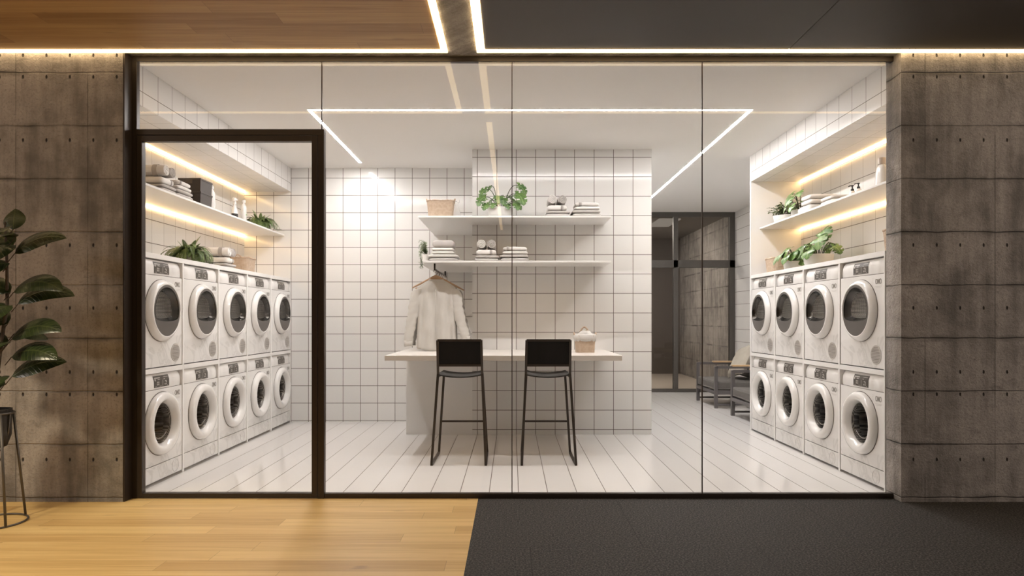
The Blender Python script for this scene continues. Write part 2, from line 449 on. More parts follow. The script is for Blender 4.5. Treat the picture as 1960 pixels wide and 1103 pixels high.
M['chair_frame'] = plain('grey_painted_frame', (.115, .105, .105), .45, var=.05)
M['chair_fabric'] = plain('grey_upholstery', (.155, .145, .135), .95, spec=.1, var=.12, vs=30, bumps=.5)
M['pillow'] = plain('beige_pillow', (.46, .42, .355), .9, spec=.1, var=.08, vs=18, bumps=.4)
M['oak'] = plain('pale_oak', (.56, .39, .22), .45, var=.15, vs=15)
M['hanger'] = plain('hanger_wood', (.44, .28, .17), .4, var=.12, vs=15)
M['chrome'] = plain('wire_chrome', (.22, .20, .185), .28, 1.0)
M['shirt'] = plain('pale_grey_linen', (.56, .54, .505), .9, spec=.1, var=.05, vs=14, bumps=.3)
M['shirt_dark'] = plain('grey_linen', (.34, .325, .305), .9, spec=.1, var=.05, vs=14, bumps=.3)
M['counter'] = plain('pale_counter', (.78, .74, .70), .22, var=.03, vs=3)

# ---------------------------------------------------------------- the setting
YW, YF, YG = 4.60, 4.69, 4.70            # corridor wall face, frame face, glass
XJ = 2.667                                # jambs
ZC = 3.09                                 # corridor ceiling
Z0 = 3.10                                 # laundry ceiling
A = 2.70                                  # machine fronts
XN = 3.27                                 # niche walls
YB, YC, YH, YN = 8.20, 7.30, 11.55, 7.61  # back wall, column face, glass partition, end of right niche

def struct(name, mb, mat, **kw):
    o = mb.build(name, mat, **kw); o['kind'] = 'structure'; return o

struct('floor_oak', MB().box(-8, -5, -.12, -.236, 4.72, 0), M['wood_floor'])
struct('floor_stone', MB().box(-.236, -5, -.12, 8, 4.72, 0), M['stone'])
struct('floor_laundry', MB().box(-3.4, 4.72, -.12, 4.0, YH+.04, 0), M['tile_floor'])
struct('floor_lobby', MB().box(-1, YH+.04, -.12, 6, 15.6, 0), plain('lobby_floor', (.62, .55, .48), .35, var=.04))
struct('wall_left', MB().box(-8, YW, 0, -XJ, 4.80, ZC), M['concrete'])
struct('wall_right', MB().box(XJ, YW, 0, 8, 4.785, ZC), M['concrete'])
struct('ceiling_corridor', MB().box(-8, -5, ZC, 8, 4.785, ZC+.15), M['concrete_plain'])
# ceiling panels of the corridor; light strips run along their edges
struct('ceiling_oak', MB().box(-8, 3.48, ZC-.006, -.486, 4.553, ZC), M['wood_ceiling'])
cd = MB().box(-.182, 3.48, ZC-.006, 1.875, 4.553, ZC); cd.box(1.880, 3.48, ZC-.006, 8, 4.553, ZC)
struct('ceiling_dark', cd, M['dark_panel'])
cd = MB().box(-.182, -4.3, ZC-.006, 8, 3.10, ZC)
struct('ceiling_dark', cd, M['dark_panel'])
struct('wall_back', MB().box(-8, -5.15, 0, 8, -5, ZC), M['concrete'])

def led(name, label, x0, y0, z0, x1, y1, z1, mat, group):
    o = MB().box(x0, y0, z0, x1, y1, z1).build(name, mat)
    return tag(o, label, 'light strip', group)
zl0, zl1 = ZC-.012, ZC
g = 'light strips around the corridor ceiling panels'
led('light_strip', 'glowing warm light strip along the wall edge of the oak ceiling', -8, 4.556, zl0, -.44, 4.597, zl1, M['led_corridor'], g)
led('light_strip', 'glowing warm light strip on the short side of the oak ceiling', -.482, 3.44, zl0, -.44, 4.554, zl1, M['led_corridor'], g)
led('light_strip', 'warm light strip on the corridor side of the oak ceiling, mirrored in the glass', -8, 3.44, zl0, -.484, 3.477, zl1, M['led_corridor'], g)
led('light_strip', 'glowing warm light strip along the wall edge of the dark ceiling', -.24, 4.556, zl0, 8, 4.597, zl1, M['led_corridor'], g)
led('light_strip', 'glowing warm light strip on the short side of the dark ceiling', -.24, 3.44, zl0, -.186, 4.554, zl1, M['led_corridor'], g)
led('light_strip', 'warm light strip on the corridor side of the dark ceiling, mirrored in the glass', -.184, 3.44, zl0, 8, 3.477, zl1, M['led_corridor'], g)
led('light_strip', 'long warm light strip receding behind the dark ceiling, mirrored in the glass', -.24, -4.3, zl0, -.186, 3.14, zl1, M['led_corridor'], g)

# laundry shell
struct('wall_tile_left', MB().box(-XN-.12, 4.80, 0, -XN, YB+.1, Z0), M['tile_left'])
struct('wall_tile_back', MB().box(-XN, YB, 0, -.432, YB+.1, Z0), M['tile_back'])
struct('wall_column', MB().box(-.432, YC, 0, 1.517, YH, Z0), M['tile_col'])
wr = MB().box(XN, 4.785, 0, 3.84, YN-.02, Z0)
struct('wall_tile_right', wr, M['tile_right'])
struct('wall_hall', MB().box(3.84, 7.0, 0, 3.96, YH+.04, Z0), M['tile_hall'])
struct('wall_niche_end', MB().box(A, YN-.02, 0, 3.84, YN+.01, Z0), M['white'])
struct('ceiling_laundry', MB().box(-3.4, 4.785, Z0, 4.0, YH+.04, Z0+.12), M['paint'])
for sgn in (-1, 1):
    x0, x1 = (-XN, -A) if sgn < 0 else (A, XN)
    y0 = 4.80 if sgn < 0 else 4.785
    y1 = YB if sgn < 0 else YN-.02
    b = MB().add([(x0,y0,2.81),(x1,y0,2.81),(x1,y1,2.81),(x0,y1,2.81)], [(0,3,2,1)], mi=1)
    b.add([(x0,y0,2.81),(x1,y0,2.81),(x1,y1,2.81),(x0,y1,2.81),(x0,y0,Z0),(x1,y0,Z0),(x1,y1,Z0),(x0,y1,Z0)],
          [(4,5,6,7),(0,1,5,4),(1,2,6,5),(2,3,7,6),(3,0,4,7)])
    struct('ceiling_soffit', b, [M['tile_soffit'], M['tile_under']])
# half-height blank wall under the counter, left of the column
struct('wall_counter_base', MB().box(-1.15, YC, 0, -.432, YB, .874), M['cab_white'])
# lobby behind the partition
struct('wall_lobby_right', MB().box(3.88, YH+.04, 0, 4.05, 15.5, 3.2), M['concrete_light'])
struct('wall_lobby_back', MB().box(-1, 15.5, 0, 4.05, 15.65, 3.2), plain('dark_lobby_wall', (.13, .11, .095), .6))
struct('wall_lobby_left', MB().box(1.2, YH+.04, 0, 1.5, 15.5, 3.2), M['concrete'])
struct('ceiling_lobby', MB().box(-1, YH+.04, 3.12, 4.05, 15.65, 3.25), plain('lobby_ceiling', (.22, .20, .18), .8))
tag(MB().box(2.72, 12.4, 3.10, 3.12, 13.4, 3.12).build('ceiling_light', M['led_lobby']), 'rectangular ceiling light glowing behind the rear glass partition', 'light')

# storefront: fixed panes with frame
w1 = MB().box(-XJ, YW, 0, -XJ+.012, YF, ZC-.001)                      # black liner of the left jamb
w1.box(-XJ, YF, 0, -XJ+.045, YF+.04, ZC-.001)
w1.box(-XJ+.045, YF, 3.054, XJ, YF+.04, ZC-.001)
w1.box(-1.312, YF, 0, XJ, YF+.04, .034)
w1o = w1.build('window_1', M['frame'], bevel=.002, seg=1); w1o['kind'] = 'structure'
gx = [-1.331, 0.0, 1.331, 2.664]
for i in range(3):
    MB().box(gx[i]+.003, YG-.004, .034, gx[i+1]-.003, YG+.006, 3.054).build('window_pane', M['glass'], w1o)
MB().box(-XJ+.045, YG-.004, 2.580, -1.334, YG+.006, 3.054).build('window_pane', M['glass'], w1o)
for i, xx in enumerate(gx[:3]):
    MB().box(xx-.003, YG-.006, (2.58 if i == 0 else .034), xx+.003, YG+.008, 3.054).build('glazing_seal', M['seal'], w1o)
# glazed door
d1 = MB().box(-2.622, YF-.006, 2.540, -1.312, YF+.04, 2.580)
d1.box(-1.356, YF-.006, 0, -1.312, YF+.04, 2.540)
d1o = d1.build('door_1', M['frame'], bevel=.002, seg=1); d1o['kind'] = 'structure'
lf = MB()
X0, X1, ZL = -2.620, -1.359, 2.537
lf.box(X0, YF-.004, .006, X0+.036, YF+.046, ZL); lf.box(X1-.040, YF-.004, .006, X1, YF+.046, ZL)
lf.box(X0+.036, YF-.004, .006, X1-.040, YF+.046, .036); lf.box(X0+.036, YF-.004, ZL-.040, X1-.040, YF+.046, ZL)
lfo = lf.build('door_leaf', M['frame'], d1o, bevel=.002, seg=1)
MB().box(X0+.036, YG-.004, .036, X1-.040, YG+.006, ZL-.040).build('door_glass', M['glass'], lfo)

# rear partition
w2 = MB()
xs, xe = 1.517, 3.84
w2.box(xs, YH, 0, xe, YH+.08, .055); w2.box(xs, YH, 3.02, xe, YH+.08, Z0)
w2.box(xs, YH, 2.145, xe, YH+.08, 2.275)
w2.box(2.78, YH, .055, 2.86, YH+.08, 3.02); w2.box(3.745, YH, .055, xe, YH+.08, 3.02)
w2o = w2.build('window_2', M['frame_back'], bevel=.003, seg=1); w2o['kind'] = 'structure'
for (a, b) in ((xs, 2.78), (2.86, 3.745)):
    for (c, d) in ((.055, 2.145), (2.275, 3.02)):
        MB().box(a, YH+.035, c, b, YH+.045, d).build('window_pane', M['glass_back'], w2o)

# ceiling light line of the laundry
g = 'ceiling light lines in the laundry'
zc = Z0
led('light_line', 'thin white ceiling light line running across the room near the glass', -1.802, 5.918, zc-.001, 2.121, 5.940, zc, M['led_room'], g)
led('light_line', 'white ceiling light line running back on the side of the glazed door', -1.802, 5.941, zc-.001, -1.775, 7.92, zc, M['led_room'], g)
led('light_line', 'white ceiling light line running back past the tiled column into the hall', 2.094, 5.941, zc-.001, 2.121, 10.4, zc, M['led_room'], g)
g = 'warm light strips in the shelf niches'
led('light_strip', 'warm light strip under the soffit above the left shelf', -XN, 4.84, 2.795, -XN+.012, YB-.01, 2.81, M['led_warm'], g)
led('light_strip', 'warm light strip under the left shelf', -XN, 4.84, 2.257, -XN+.012, YB-.01, 2.272, M['led_warm'], g)
led('light_strip', 'warm light strip under the soffit above the right shelf', XN-.012, 4.86, 2.795, XN, YN-.03, 2.81, M['led_warm'], g)
led('light_strip', 'warm light strip under the right shelf', XN-.012, 4.86, 2.257, XN, YN-.03, 2.272, M['led_warm'], g)

# ---------------------------------------------------------------- shelves and counter
def slab(name, label, cat, x0, y0, z0, x1, y1, z1, mat, bev=.002):
    return tag(MB().box(x0, y0, z0, x1, y1, z1).build(name, mat, bevel=bev, seg=2), label, cat)
SH = 2.290
slab('wall_shelf', 'long white shelf above the left bank of machines, lit from below', 'shelf', -XN, 4.82, SH-.018, -2.78, YB, SH, M['white'])
slab('wall_shelf', 'long white shelf above the right bank of machines', 'shelf', 2.80, 4.84, SH-.018, XN, YN-.02, SH, M['white'])
def lshelf(label, z):
    y0 = 6.777
    poly = [(-.949, y0), (1.002, y0), (1.002, YC), (-.432, YC), (-.432, YB), (-.949, YB)]
    vs = [(x, y, z-.019) for x, y in poly]+[(x, y, z) for x, y in poly]
    n = 6
    b = MB().add(vs, [tuple(reversed(range(n))), tuple(range(n, 2*n))]+[(i, (i+1) % n, (i+1) % n+n, i+n) for i in range(n)])
    return tag(b.build('wall_shelf', M['white'], bevel=.002, seg=1), label, 'shelf')
lshelf('upper white L-shaped shelf on the tiled column, with wicker basket and monstera', 2.299)
lshelf('lower white L-shaped shelf on the tiled column, with the clothes rail under it', 1.845)
CT = .923
poly = [(-1.160, 6.11), (1.003, 6.11), (1.003, YC), (-.432, YC), (-.432, YB), (-1.160, YB)]
vs = [(x, y, CT-.049) for x, y in poly]+[(x, y, CT) for x, y in poly]
tag(MB().add(vs, [tuple(reversed(range(6))), tuple(range(6, 12))]+[(i, (i+1) % 6, (i+1) % 6+6, i+6) for i in range(6)]).build('counter', M['counter'], bevel=.002, seg=1),
    'pale thick worktop projecting from the tiled column behind the two bar stools', 'counter')

# ---------------------------------------------------------------- washing machines and dryers
MW, MH = .642, .824
def rect_ring_panel(w, z0, z1, cz, r, n=48):
    """front panel with a round hole, in the plane y=0"""
    b = MB(); vs = []
    for j in range(n):
        a = 2*PI*(j+.5)/n; c, s_ = math.cos(a), math.sin(a)
        vs.append((r*c, 0, cz+r*s_))
    for j in range(n):
        a = 2*PI*(j+.5)/n; c, s_ = math.cos(a), math.sin(a)
        k = min((w/2)/abs(c) if abs(c) > 1e-6 else 9, ((z1-cz)/s_ if s_ > 0 else (cz-z0)/-s_))
        vs.append((k*c, 0, cz+k*s_))
    fs = [(j, (j+1) % n, (j+1) % n+n, j+n) for j in range(n)]
    fs = [tuple(reversed(f)) for f in fs]
    b.add(vs, fs)
    # corner fills
    for cx, czc in ((w/2, z1), (-w/2, z1), (-w/2, z0), (w/2, z0)):
        best = sorted(range(n, 2*n), key=lambda i: (vs[i][0]-cx)**2+(vs[i][2]-czc)**2)[:2]
        b.add([vs[best[0]], vs[best[1]], (cx, 0, czc)], [(0, 1, 2)])
    return b

def make_machine(kind):
    D = .54
    t = empty('tumble_dryer' if kind == 'dryer' else 'washing_machine')
    fz = MH-.118
    cz = .438
    body = MB()
    # cabinet: sides, back, top, bottom (the front is a separate panel)
    w = MW/2
    body.add([(-w,0,0),(w,0,0),(w,D,0),(-w,D,0),(-w,0,fz),(w,0,fz),(w,D,fz),(-w,D,fz)],
             [(0,3,2,1),(4,5,6,7),(1,2,6,5),(2,3,7,6),(3,0,4,7)])
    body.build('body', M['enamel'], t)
    if kind == 'washer':
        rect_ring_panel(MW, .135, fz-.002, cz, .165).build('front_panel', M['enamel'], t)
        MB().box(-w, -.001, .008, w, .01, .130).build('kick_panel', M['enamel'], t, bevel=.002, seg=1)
    else:
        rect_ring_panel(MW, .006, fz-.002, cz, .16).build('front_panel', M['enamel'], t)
    MB().box(-w+.004, .002, fz-.003, w-.004, .012, fz+.002).build('shadow_gap', M['seam'], t)
    # control fascia: leans back towards its top, rounded ends
    prof = [(0, 0), (-.003, .03), (-.001, .07), (.010, .100), (.024, .118)]
    rings = []
    nx = 14
    for i in range(nx+1):
        u = -1+2*i/nx; x = u*w
        back = .016*max(0, abs(u)-.90)/.10
        rings.append([(x, y+back, fz+.002+h*.985) for y, h in prof]+[(x, D, fz+.118), (x, D, fz+.002)])
    fo = MB().rings(rings).build('control_panel', M['door_white'], t, angle=35)
    # display with symbols, tilted with the fascia
    def fp(x, h, off=.0015):
        y = -.002+(.012 if h > .07 else 0)*((h-.07)/.03 if h > .07 else 0)
        return (x, y-off, fz+.002+h)
    di = MB().add([fp(-.112, .012), fp(.112, .012), fp(.112, .066), fp(.112, .100), fp(-.112, .100), fp(-.112, .066)], [(0, 1, 2, 5), (5, 2, 3, 4)])
    dio = di.build('display', M['display'], fo)
    ic = MB()
    def blk(x0, h0, x1, h1): ic.add([fp(x0, h0, .0025), fp(x1, h0, .0025), fp(x1, h1, .0025), fp(x0, h1, .0025)], [(0, 1, 2, 3)])
    for (x, h) in ((-.072, .028), (-.052, .028), (-.072, .044), (-.052, .044), (.040, .024), (.060, .024), (.060, .040)): blk(x, h, x+.015, h+.012)
    for x in (-.100, -.084, -.030, -.014, .082): blk(x, .016, x+.009, .022)
    blk(.004, .012, .007, .066); blk(.018, .012, .021, .066); blk(-.1, .080, -.02, .088); blk(-.104, .062, -.086, .078); blk(.030, .084, .100, .088)
    blk(-.06, .068, -.03, .074); blk(.045, .050, .07, .058); blk(.028, .068, .046, .074)
    ic.build('symbols', M['icon'], fo)
    pr = MB(); rr = random.Random(3)
    for k in range(11):
        h = .012+k*.0078; x = .150; L = rr.uniform(.022, .052)
        pr.add([fp(x, h, .001), fp(x+L, h, .001), fp(x+L, h+.0028, .001), fp(x, h+.0028, .001)], [(0, 1, 2, 3)])
    pr.build('printed_list', M['print_faint'], fo)
    # mark beside the door: the letters OMO with small rays to the left
    cu = bpy.data.curves.new('logo', 'FONT'); cu.body = 'OMO'; cu.size = .044; cu.extrude = .0003; cu.align_x = 'LEFT'; cu.offset = .0006
    lo = bpy.data.objects.new('tmp', cu); COL.objects.link(lo)
    bpy.context.view_layer.update()
    me = bpy.data.meshes.new_from_object(lo.evaluated_get(bpy.context.evaluated_depsgraph_get())); bpy.data.objects.remove(lo)
    me.transform(Matrix.Translation((.204, -.0015, fz-.074)) @ Matrix.Rotation(PI/2, 4, 'X') @ Matrix.Diagonal((.80, 1.25, 1, 1)))
    me.materials.clear(); me.materials.append(M['print'])
    lg = bpy.data.objects.new('logo', me); COL.objects.link(lg); lg.parent = t
    ry = MB()
    for k, (x, z) in enumerate(((.160, -.034), (.168, -.05), (.156, -.062), (.172, -.068), (.163, -.082), (.182, -.034))):
        ry.add([(x, -.0012, fz+z), (x+.006, -.0012, fz+z-.002), (x+.004, -.0012, fz+z+.010)], [(0, 1, 2)])
    ry.box(.200, -.0012, fz-.094, .290, -.0006, fz-.091); ry.box(.215, -.0012, fz-.103, .280, -.0006, fz-.100)
    ry.build('logo_rays', M['vent'], t)
    # door
    c = (0, 0, cz)
    if kind == 'washer':
        prof = [(.240, .000), (.242, .012), (.238, .030), (.226, .044), (.208, .050), (.190, .048), (.176, .036), (.164, .016), (.158, .004), (.156, -.004)]
        do = MB().lathe(prof, 64, c, 'y', False, False).build('door', M['door_white'], t, smooth=True)
        MB().lathe([(.246, .0004), (.246, .002), (.239, .002)], 64, c, 'y', False, False).build('gasket_line', M['seam'], do, smooth=False)
        gp = [(.156, .001), (.13, .012), (.09, .02), (.05, .024), (.012, .025)]
        MB().lathe(gp, 48, c, 'y', False, True).build('window_glass', M['glass_door'], do, smooth=True)
        MB().lathe([(.165, .0), (.150, -.02), (.148, -.06), (.175, -.065), (.18, -.24), (.15, -.27), (.01, -.28)], 48, c, 'y', False, True).build('drum', M['drum'], do, angle=50)
        # chrome arc added to imitate the shine low in the door glass
        arc = [(math.cos(a)*.118, .012, cz+math.sin(a)*.118) for a in [PI*(1.22+.56*k/14) for k in range(15)]]
        MB().tube(arc, .006, 8).build('shine_arc', M['chrome'], do, smooth=True)
        fl = MB().lathe([(.052, .0005), (.052, .003), (.046, .004), (.046, .002), (.004, .002)], 36, (.215, 0, .070), 'y', False, True)
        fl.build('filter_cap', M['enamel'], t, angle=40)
    else:
        prof = [(.236, .000), (.239, .009), (.236, .020), (.227, .033), (.215, .043), (.205, .049), (.199, .050), (.197, .046)]
        do = MB().lathe(prof, 64, c, 'y', False, False).build('door', M['door_white'], t, smooth=True)
        MB().lathe([(.241, .0004), (.241, .002), (.235, .002)], 64, c, 'y', False, False).build('gasket_line', M['seam'], do)
        # grey bezel disc with a D-shaped opening, flat chord low down
        n = 64; R = .198; y1 = -.047
        def dshape(r, chord, sq=0.0):
            out = []
            for j in range(n):
                a = 2*PI*j/n; x, z = r*math.cos(a), r*math.sin(a)
                if z < chord:
                    z = chord+(z-chord)*.16
                    x *= .93
                out.append((x, z))
            return out
        outer = [(R*math.cos(2*PI*j/n), R*math.sin(2*PI*j/n)) for j in range(n)]
        in1 = dshape(.180, -.066); in2 = dshape(.176, -.064); in3 = dshape(.150, -.050); in4 = dshape(.142, -.044)
        R3 = lambda pts, y, dx=0: [(x+dx, y, z+cz) for x, z in pts]
        MB().rings([R3(outer, y1), R3(in1, y1-.001)], True, False, False).build('bezel', M['bezel'], do)
        MB().rings([R3(in1, y1-.001), R3(in2, y1-.003), R3(in2, y1), R3(in3, -.014), R3(in4, -.006)], True, False, False).build('steel_bowl', M['bowl_metal'], do, smooth=True)
        MB().rings([R3(in4, -.006), R3(dshape(.128, -.04), -.002), R3([(x*.5, z*.5+.01) for x, z in in4], .006)], True, False, True).build('drum', M['drum'], do, smooth=True)
        MB().rings([R3(dshape(.178, -.0655), y1+.002), R3([(x*.6, z*.6+.01) for x, z in in2], y1-.008), R3([(x*.15, z*.15+.02) for x, z in in2], y1-.011)], True, False, True).build('window_glass', M['glass_door'], do, smooth=True)
        vn = MB().lathe([(.072, .0005), (.072, .003), (.066, .004)], 36, (.215, 0, .105), 'y', False, True)
        vo = vn.build('vent_grille', M['vent'], t, angle=40)
        sl = MB()
        for k in range(11):
            z = .105-.055+k*.011; hw = math.sqrt(max(0, .062**2-(z-.105)**2))
            sl.box(.215-hw, -.0052, z-.0016, .215+hw, -.0042, z+.0016)
        sl.build('grille_slats', M['seam'], vo)
    return t

dry0, wash0 = make_machine('dryer'), make_machine('washer')
used = {'d': False, 'w': False}
ORD = ['nearest the glass front', 'second from the glass front', 'third from the glass front', 'fourth from the glass front', 'beside the back wall']
Z_LOW, Z_UP = .012, .882
def bank(sgn, y0, step, n, side):
    frame = empty('laundry_cabinet', (sgn*A, y0, 0), 0, 'white laundry cabinet framing the bank of %s machines on the %s' % ('ten' if n == 5 else 'eight', side), 'cabinet')
    x0, x1 = (-XN+A, 0) if sgn < 0 else (0, XN-A)
    L = n*step
    if sgn < 0: L = YB-y0
    MB().box(x0, 0, 1.712, x1, L, 1.75).build('top_panel', M['cab_white'], frame, bevel=.002, seg=1)
    th = .026
    for k in range(n+1):
        yc = k*step
        a, b = yc-th/2, yc+th/2
        if k == 0: a, b = 0, th/2
        if k == n: a, b = yc-th/2, L
        MB().box(x0, a, 0, x1, b, 1.712).build('divider', M['cab_white'], frame, bevel=.0015, seg=1)
    for k in range(n):
        a, b = k*step+th/2, (k+1)*step-th/2
        if k == n-1: b = n*step-th/2
        MB().box(x0, a, .842, x1, b, .880).build('middle_shelf', M['cab_white'], frame, bevel=.0015, seg=1)
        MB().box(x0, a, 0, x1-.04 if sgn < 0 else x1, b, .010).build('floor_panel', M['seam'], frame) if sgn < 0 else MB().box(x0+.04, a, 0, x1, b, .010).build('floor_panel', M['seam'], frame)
    for k in range(n):
        yc = y0+(k+.5)*step
        for kind in 'dw':
            src = dry0 if kind == 'd' else wash0
            z = Z_UP if kind == 'd' else Z_LOW
            lab = ('white tumble dryer in the upper row of the %s bank, %s' if kind == 'd' else 'white washing machine in the lower row of the %s bank, %s') % (side, ORD[k] if not (side == 'right' and k == 3) else 'farthest from the glass front')
            loc = (sgn*(A+.006), yc, z); rz = PI/2 if sgn < 0 else -PI/2
            grp = ('tumble dryers in the %s bank' if kind == 'd' else 'washing machines in the %s bank') % side
            if not used[kind]:
                used[kind] = True; o = src; o.location = loc; o.rotation_euler = (0, 0, rz)
                o['label'] = lab; o['group'] = grp; o['category'] = 'dryer' if kind == 'd' else 'washing machine'
            else: o = dup(src, loc, rz, lab, grp)
            o['category'] = 'dryer' if kind == 'd' else 'washing machine'
bank(-1, 4.845, .671, 5, 'left')
bank(1, 4.862, .682, 4, 'right')

# ---------------------------------------------------------------- towels, baskets, bottles, boxes
def fold_mb(w, d, h, layers=2, seed=0):
    """folded towel; the bulging folds show on the front (-y) and the two ends"""
    rr = random.Random(seed); b = MB()
    for k in range(layers):
        z0 = h*k/layers; hh = h/layers
        nu, nr = 14, 12
        rings = []
        x_off = rr.uniform(-.004, .004); ww = w*(1-.02*rr.random())
        for i in range(nu+1):
            u = -1+2*i/nu
            e = (1-abs(u)**6)**.5 if abs(u) < 1 else 0
            e = max(e, .12)
            sag = rr.uniform(-.0012, .0012)
            ring = []
            for j in range(nr*2):
                a = 2*PI*j/(nr*2); ca, sa = math.cos(a), math.sin(a)
                y = d/2*math.copysign(abs(ca)**.25, ca)*(1-.12*(1-e))
                z = hh/2*math.copysign(abs(sa)**.55, sa)*(.35+.65*e)
                ring.append((x_off+u*ww/2, y, z0+hh/2+z*(1.0)+(sag if 0 < z else 0)))
            rings.append(ring)
        b.rings(rings)
    return b
def band_mb(x0, x1, d, h):
    b = MB(); r = []
    for x in (x0, x1):
        ring = []
        for j in range(24):
            a = 2*PI*j/24; ca, sa = math.cos(a), math.sin(a)
            ring.append((x, (d/2+.0015)*math.copysign(abs(ca)**.25, ca), h/2+(h/2+.0012)*math.copysign(abs(sa)**.55, sa)))
        r.append(ring)
    return b.rings(r, True, True, True)
def roll_mb(r, L):
    b = MB(); turns = 3.6; n = 80; th = r*.225
    out, inn = [], []
    for i in range(n+1):
        f = i/n; a = f*turns*2*PI; rad = r*(.12+.88*f)
        out.append((rad*math.cos(a), rad*math.sin(a))); inn.append(((rad-th*.86)*math.cos(a), (rad-th*.86)*math.sin(a)))
    ys = [-L/2, -L/2+.004, L/2-.004, L/2]; sh = [th*.25, 0, 0, th*.25]
    rings = []
    for y, s_ in zip(ys, sh):
        ring = []
        for i in range(n+1):
            a = i/n*turns*2*PI; ring.append((out[i][0]-s_*math.cos(a), y, out[i][1]-s_*math.sin(a)))
        for i in reversed(range(n+1)):
            a = i/n*turns*2*PI; ring.append((inn[i][0]+s_*math.cos(a), y, inn[i][1]+s_*math.sin(a)))
        rings.append(ring)
    m = len(rings[0]); vs = [p for q in rings for p in q]; fs = []
    for i in range(3):
        for j in range(m): fs.append((i*m+j, i*m+(j+1) % m, (i+1)*m+(j+1) % m, (i+1)*m+j))
    for i in range(n):
        fs.append((i+1, i, m-1-i, m-2-i)); o = 3*m; fs.append((o+i, o+i+1, o+m-2-i, o+m-1-i))
    b.add(vs, fs); return b

TW = {}
def proto_towel(key, mb, mat, band=None, bandkind='fold'):
    t = empty('folded_towel' if bandkind == 'fold' else 'rolled_towel')
    mb.build('cloth', mat, t, smooth=True)
    if band: band.build('band', M['band_grey'], t, smooth=True)
    TW[key] = [t, False]
def place_proto(store, key, loc, rz, label, cat, group=None, scale=None):
    t, usedflag = store[key]
    if not usedflag:
        t.location = loc; t.rotation_euler = (0, 0, rz); store[key][1] = True
        if scale: t.scale = scale if isinstance(scale, tuple) else (scale,)*3
        o = t
    else: o = dup(t, loc, rz, scale=scale if scale else (1, 1, 1))
    o['label'] = label; o['category'] = cat
    if group: o['group'] = group
    elif 'group' in o: del o['group']
    return o
proto_towel('grey_wide', fold_mb(.245, .30, .060, 2, 1), M['towel_grey'])
proto_towel('white_band', fold_mb(.205, .28, .058, 1, 2), M['towel_white'], band_mb(.042, .068, .28, .058))
proto_towel('grey_thin', fold_mb(.290, .30, .034, 1, 3), M['towel_grey'])
proto_towel('white_thin', fold_mb(.255, .28, .036, 1, 4), M['towel_white'])
proto_towel('white_top', fold_mb(.245, .27, .042, 1, 5), M['towel_white'], band_mb(-.085, -.055, .27, .042))
proto_towel('white_double', fold_mb(.225, .28, .066, 2, 6), M['towel_white'])
proto_towel('grey_block', fold_mb(.22, .26, .082, 1, 7), M['towel_grey'])
proto_towel('pale_block', fold_mb(.305, .30, .060, 1, 8), M['liner'])
RR = .050
rb = MB().lathe([(RR+.001, .05), (RR+.001, .09)], 40, (0, 0, 0), 'y', False, False)
proto_towel('roll_white', roll_mb(RR, .30), M['towel_white'], rb, 'roll')
proto_towel('roll_grey', roll_mb(RR, .30), M['towel_grey'], None, 'roll')

def at(base, rz, lx, ly=0, lz=0):
    c, s_ = math.cos(rz), math.sin(rz)
    return (base[0]+lx*c-ly*s_, base[1]+lx*s_+ly*c, base[2]+lz)
def pileA(base, rz, where, group):
    P_ = lambda k, lx, lz, lab: place_proto(TW, k, at(base, rz, lx, 0, lz), rz, lab, 'towel', group)
    P_('grey_wide', .012, 0, 'grey folded towel lowest in the pile topped by rolls, '+where)
    P_('white_band', 0, .061, 'white folded towel directly under the two rolls, '+where)
    P_('roll_white', -.043, .1215+RR, 'white rolled towel, '+where)
    P_('roll_grey', .060, .1215+RR, 'grey rolled towel, '+where)
def pileB(base, rz, where, group):
    P_ = lambda k, lx, lz, lab: place_proto(TW, k, at(base, rz, lx, 0, lz), rz, lab, 'towel', group)
    P_('grey_thin', 0, 0, 'grey folded towel, lowest of four stacked flat '+where)
    P_('grey_thin', -.006, .035, 'grey folded towel, second lowest of four stacked flat '+where)
    P_('white_thin', .004, .070, 'white folded towel, second highest of four stacked flat '+where)
    P_('white_top', .0, .107, 'white folded towel on top of four stacked flat '+where)
ZU, ZLO = 2.299, 1.845
pileA((.455, 6.965, ZU), 0, 'upper column shelf', 'towels on the upper column shelf')
pileB((.765, 6.965, ZU), 0, 'on the upper column shelf', 'towels on the upper column shelf')
pileA((-.268, 6.965, ZLO), 0, 'lower column shelf', 'towels on the lower column shelf')
pileB((.030, 6.965, ZLO), 0, 'on the lower column shelf', 'towels on the lower column shelf')
gl = 'towels beside the trailing plant'
place_proto(TW, 'grey_thin', (-.698, 6.96, ZLO), 0, 'pale folded towel at the bottom of the pile beside the trailing plant', 'towel', gl)
place_proto(TW, 'pale_block', (-.698, 6.96, ZLO+.034), 0, 'thick pale grey folded towel below the white one beside the trailing plant', 'towel', gl, (1, 1, .62))
place_proto(TW, 'white_double', (-.705, 6.96, ZLO+.034+.0372), 0, 'white folded towel, second from top, in the pile beside the trailing plant', 'towel', gl)
place_proto(TW, 'grey_block', (-.700, 6.96, ZLO+.034+.0372+.066), 0, 'thick grey folded towel on top of the pile beside the trailing plant', 'towel', gl)
RL, RRr = PI/2, -PI/2
pileA((-2.955, 5.50, SH), RL, 'left shelf', 'towels on the left shelf')
pileB((-2.955, 5.79, SH), RL, 'on the left shelf', 'towels on the left shelf')
pileA((-2.955, 6.72, 1.75), RL, 'on the left machine bank', 'towels on the left machine bank')
gl = 'towels on the right shelf'
place_proto(TW, 'pale_block', (3.02, 6.62, SH), RRr, 'pale grey folded towel at the bottom of the short pile on the right shelf', 'towel', gl, (1, 1, 1.4))
place_proto(TW, 'white_double', (3.02, 6.60, SH+.084), RRr, 'white folded towel on the short pile beside the monstera on the right shelf', 'towel', gl, (1, 1, 1.45))
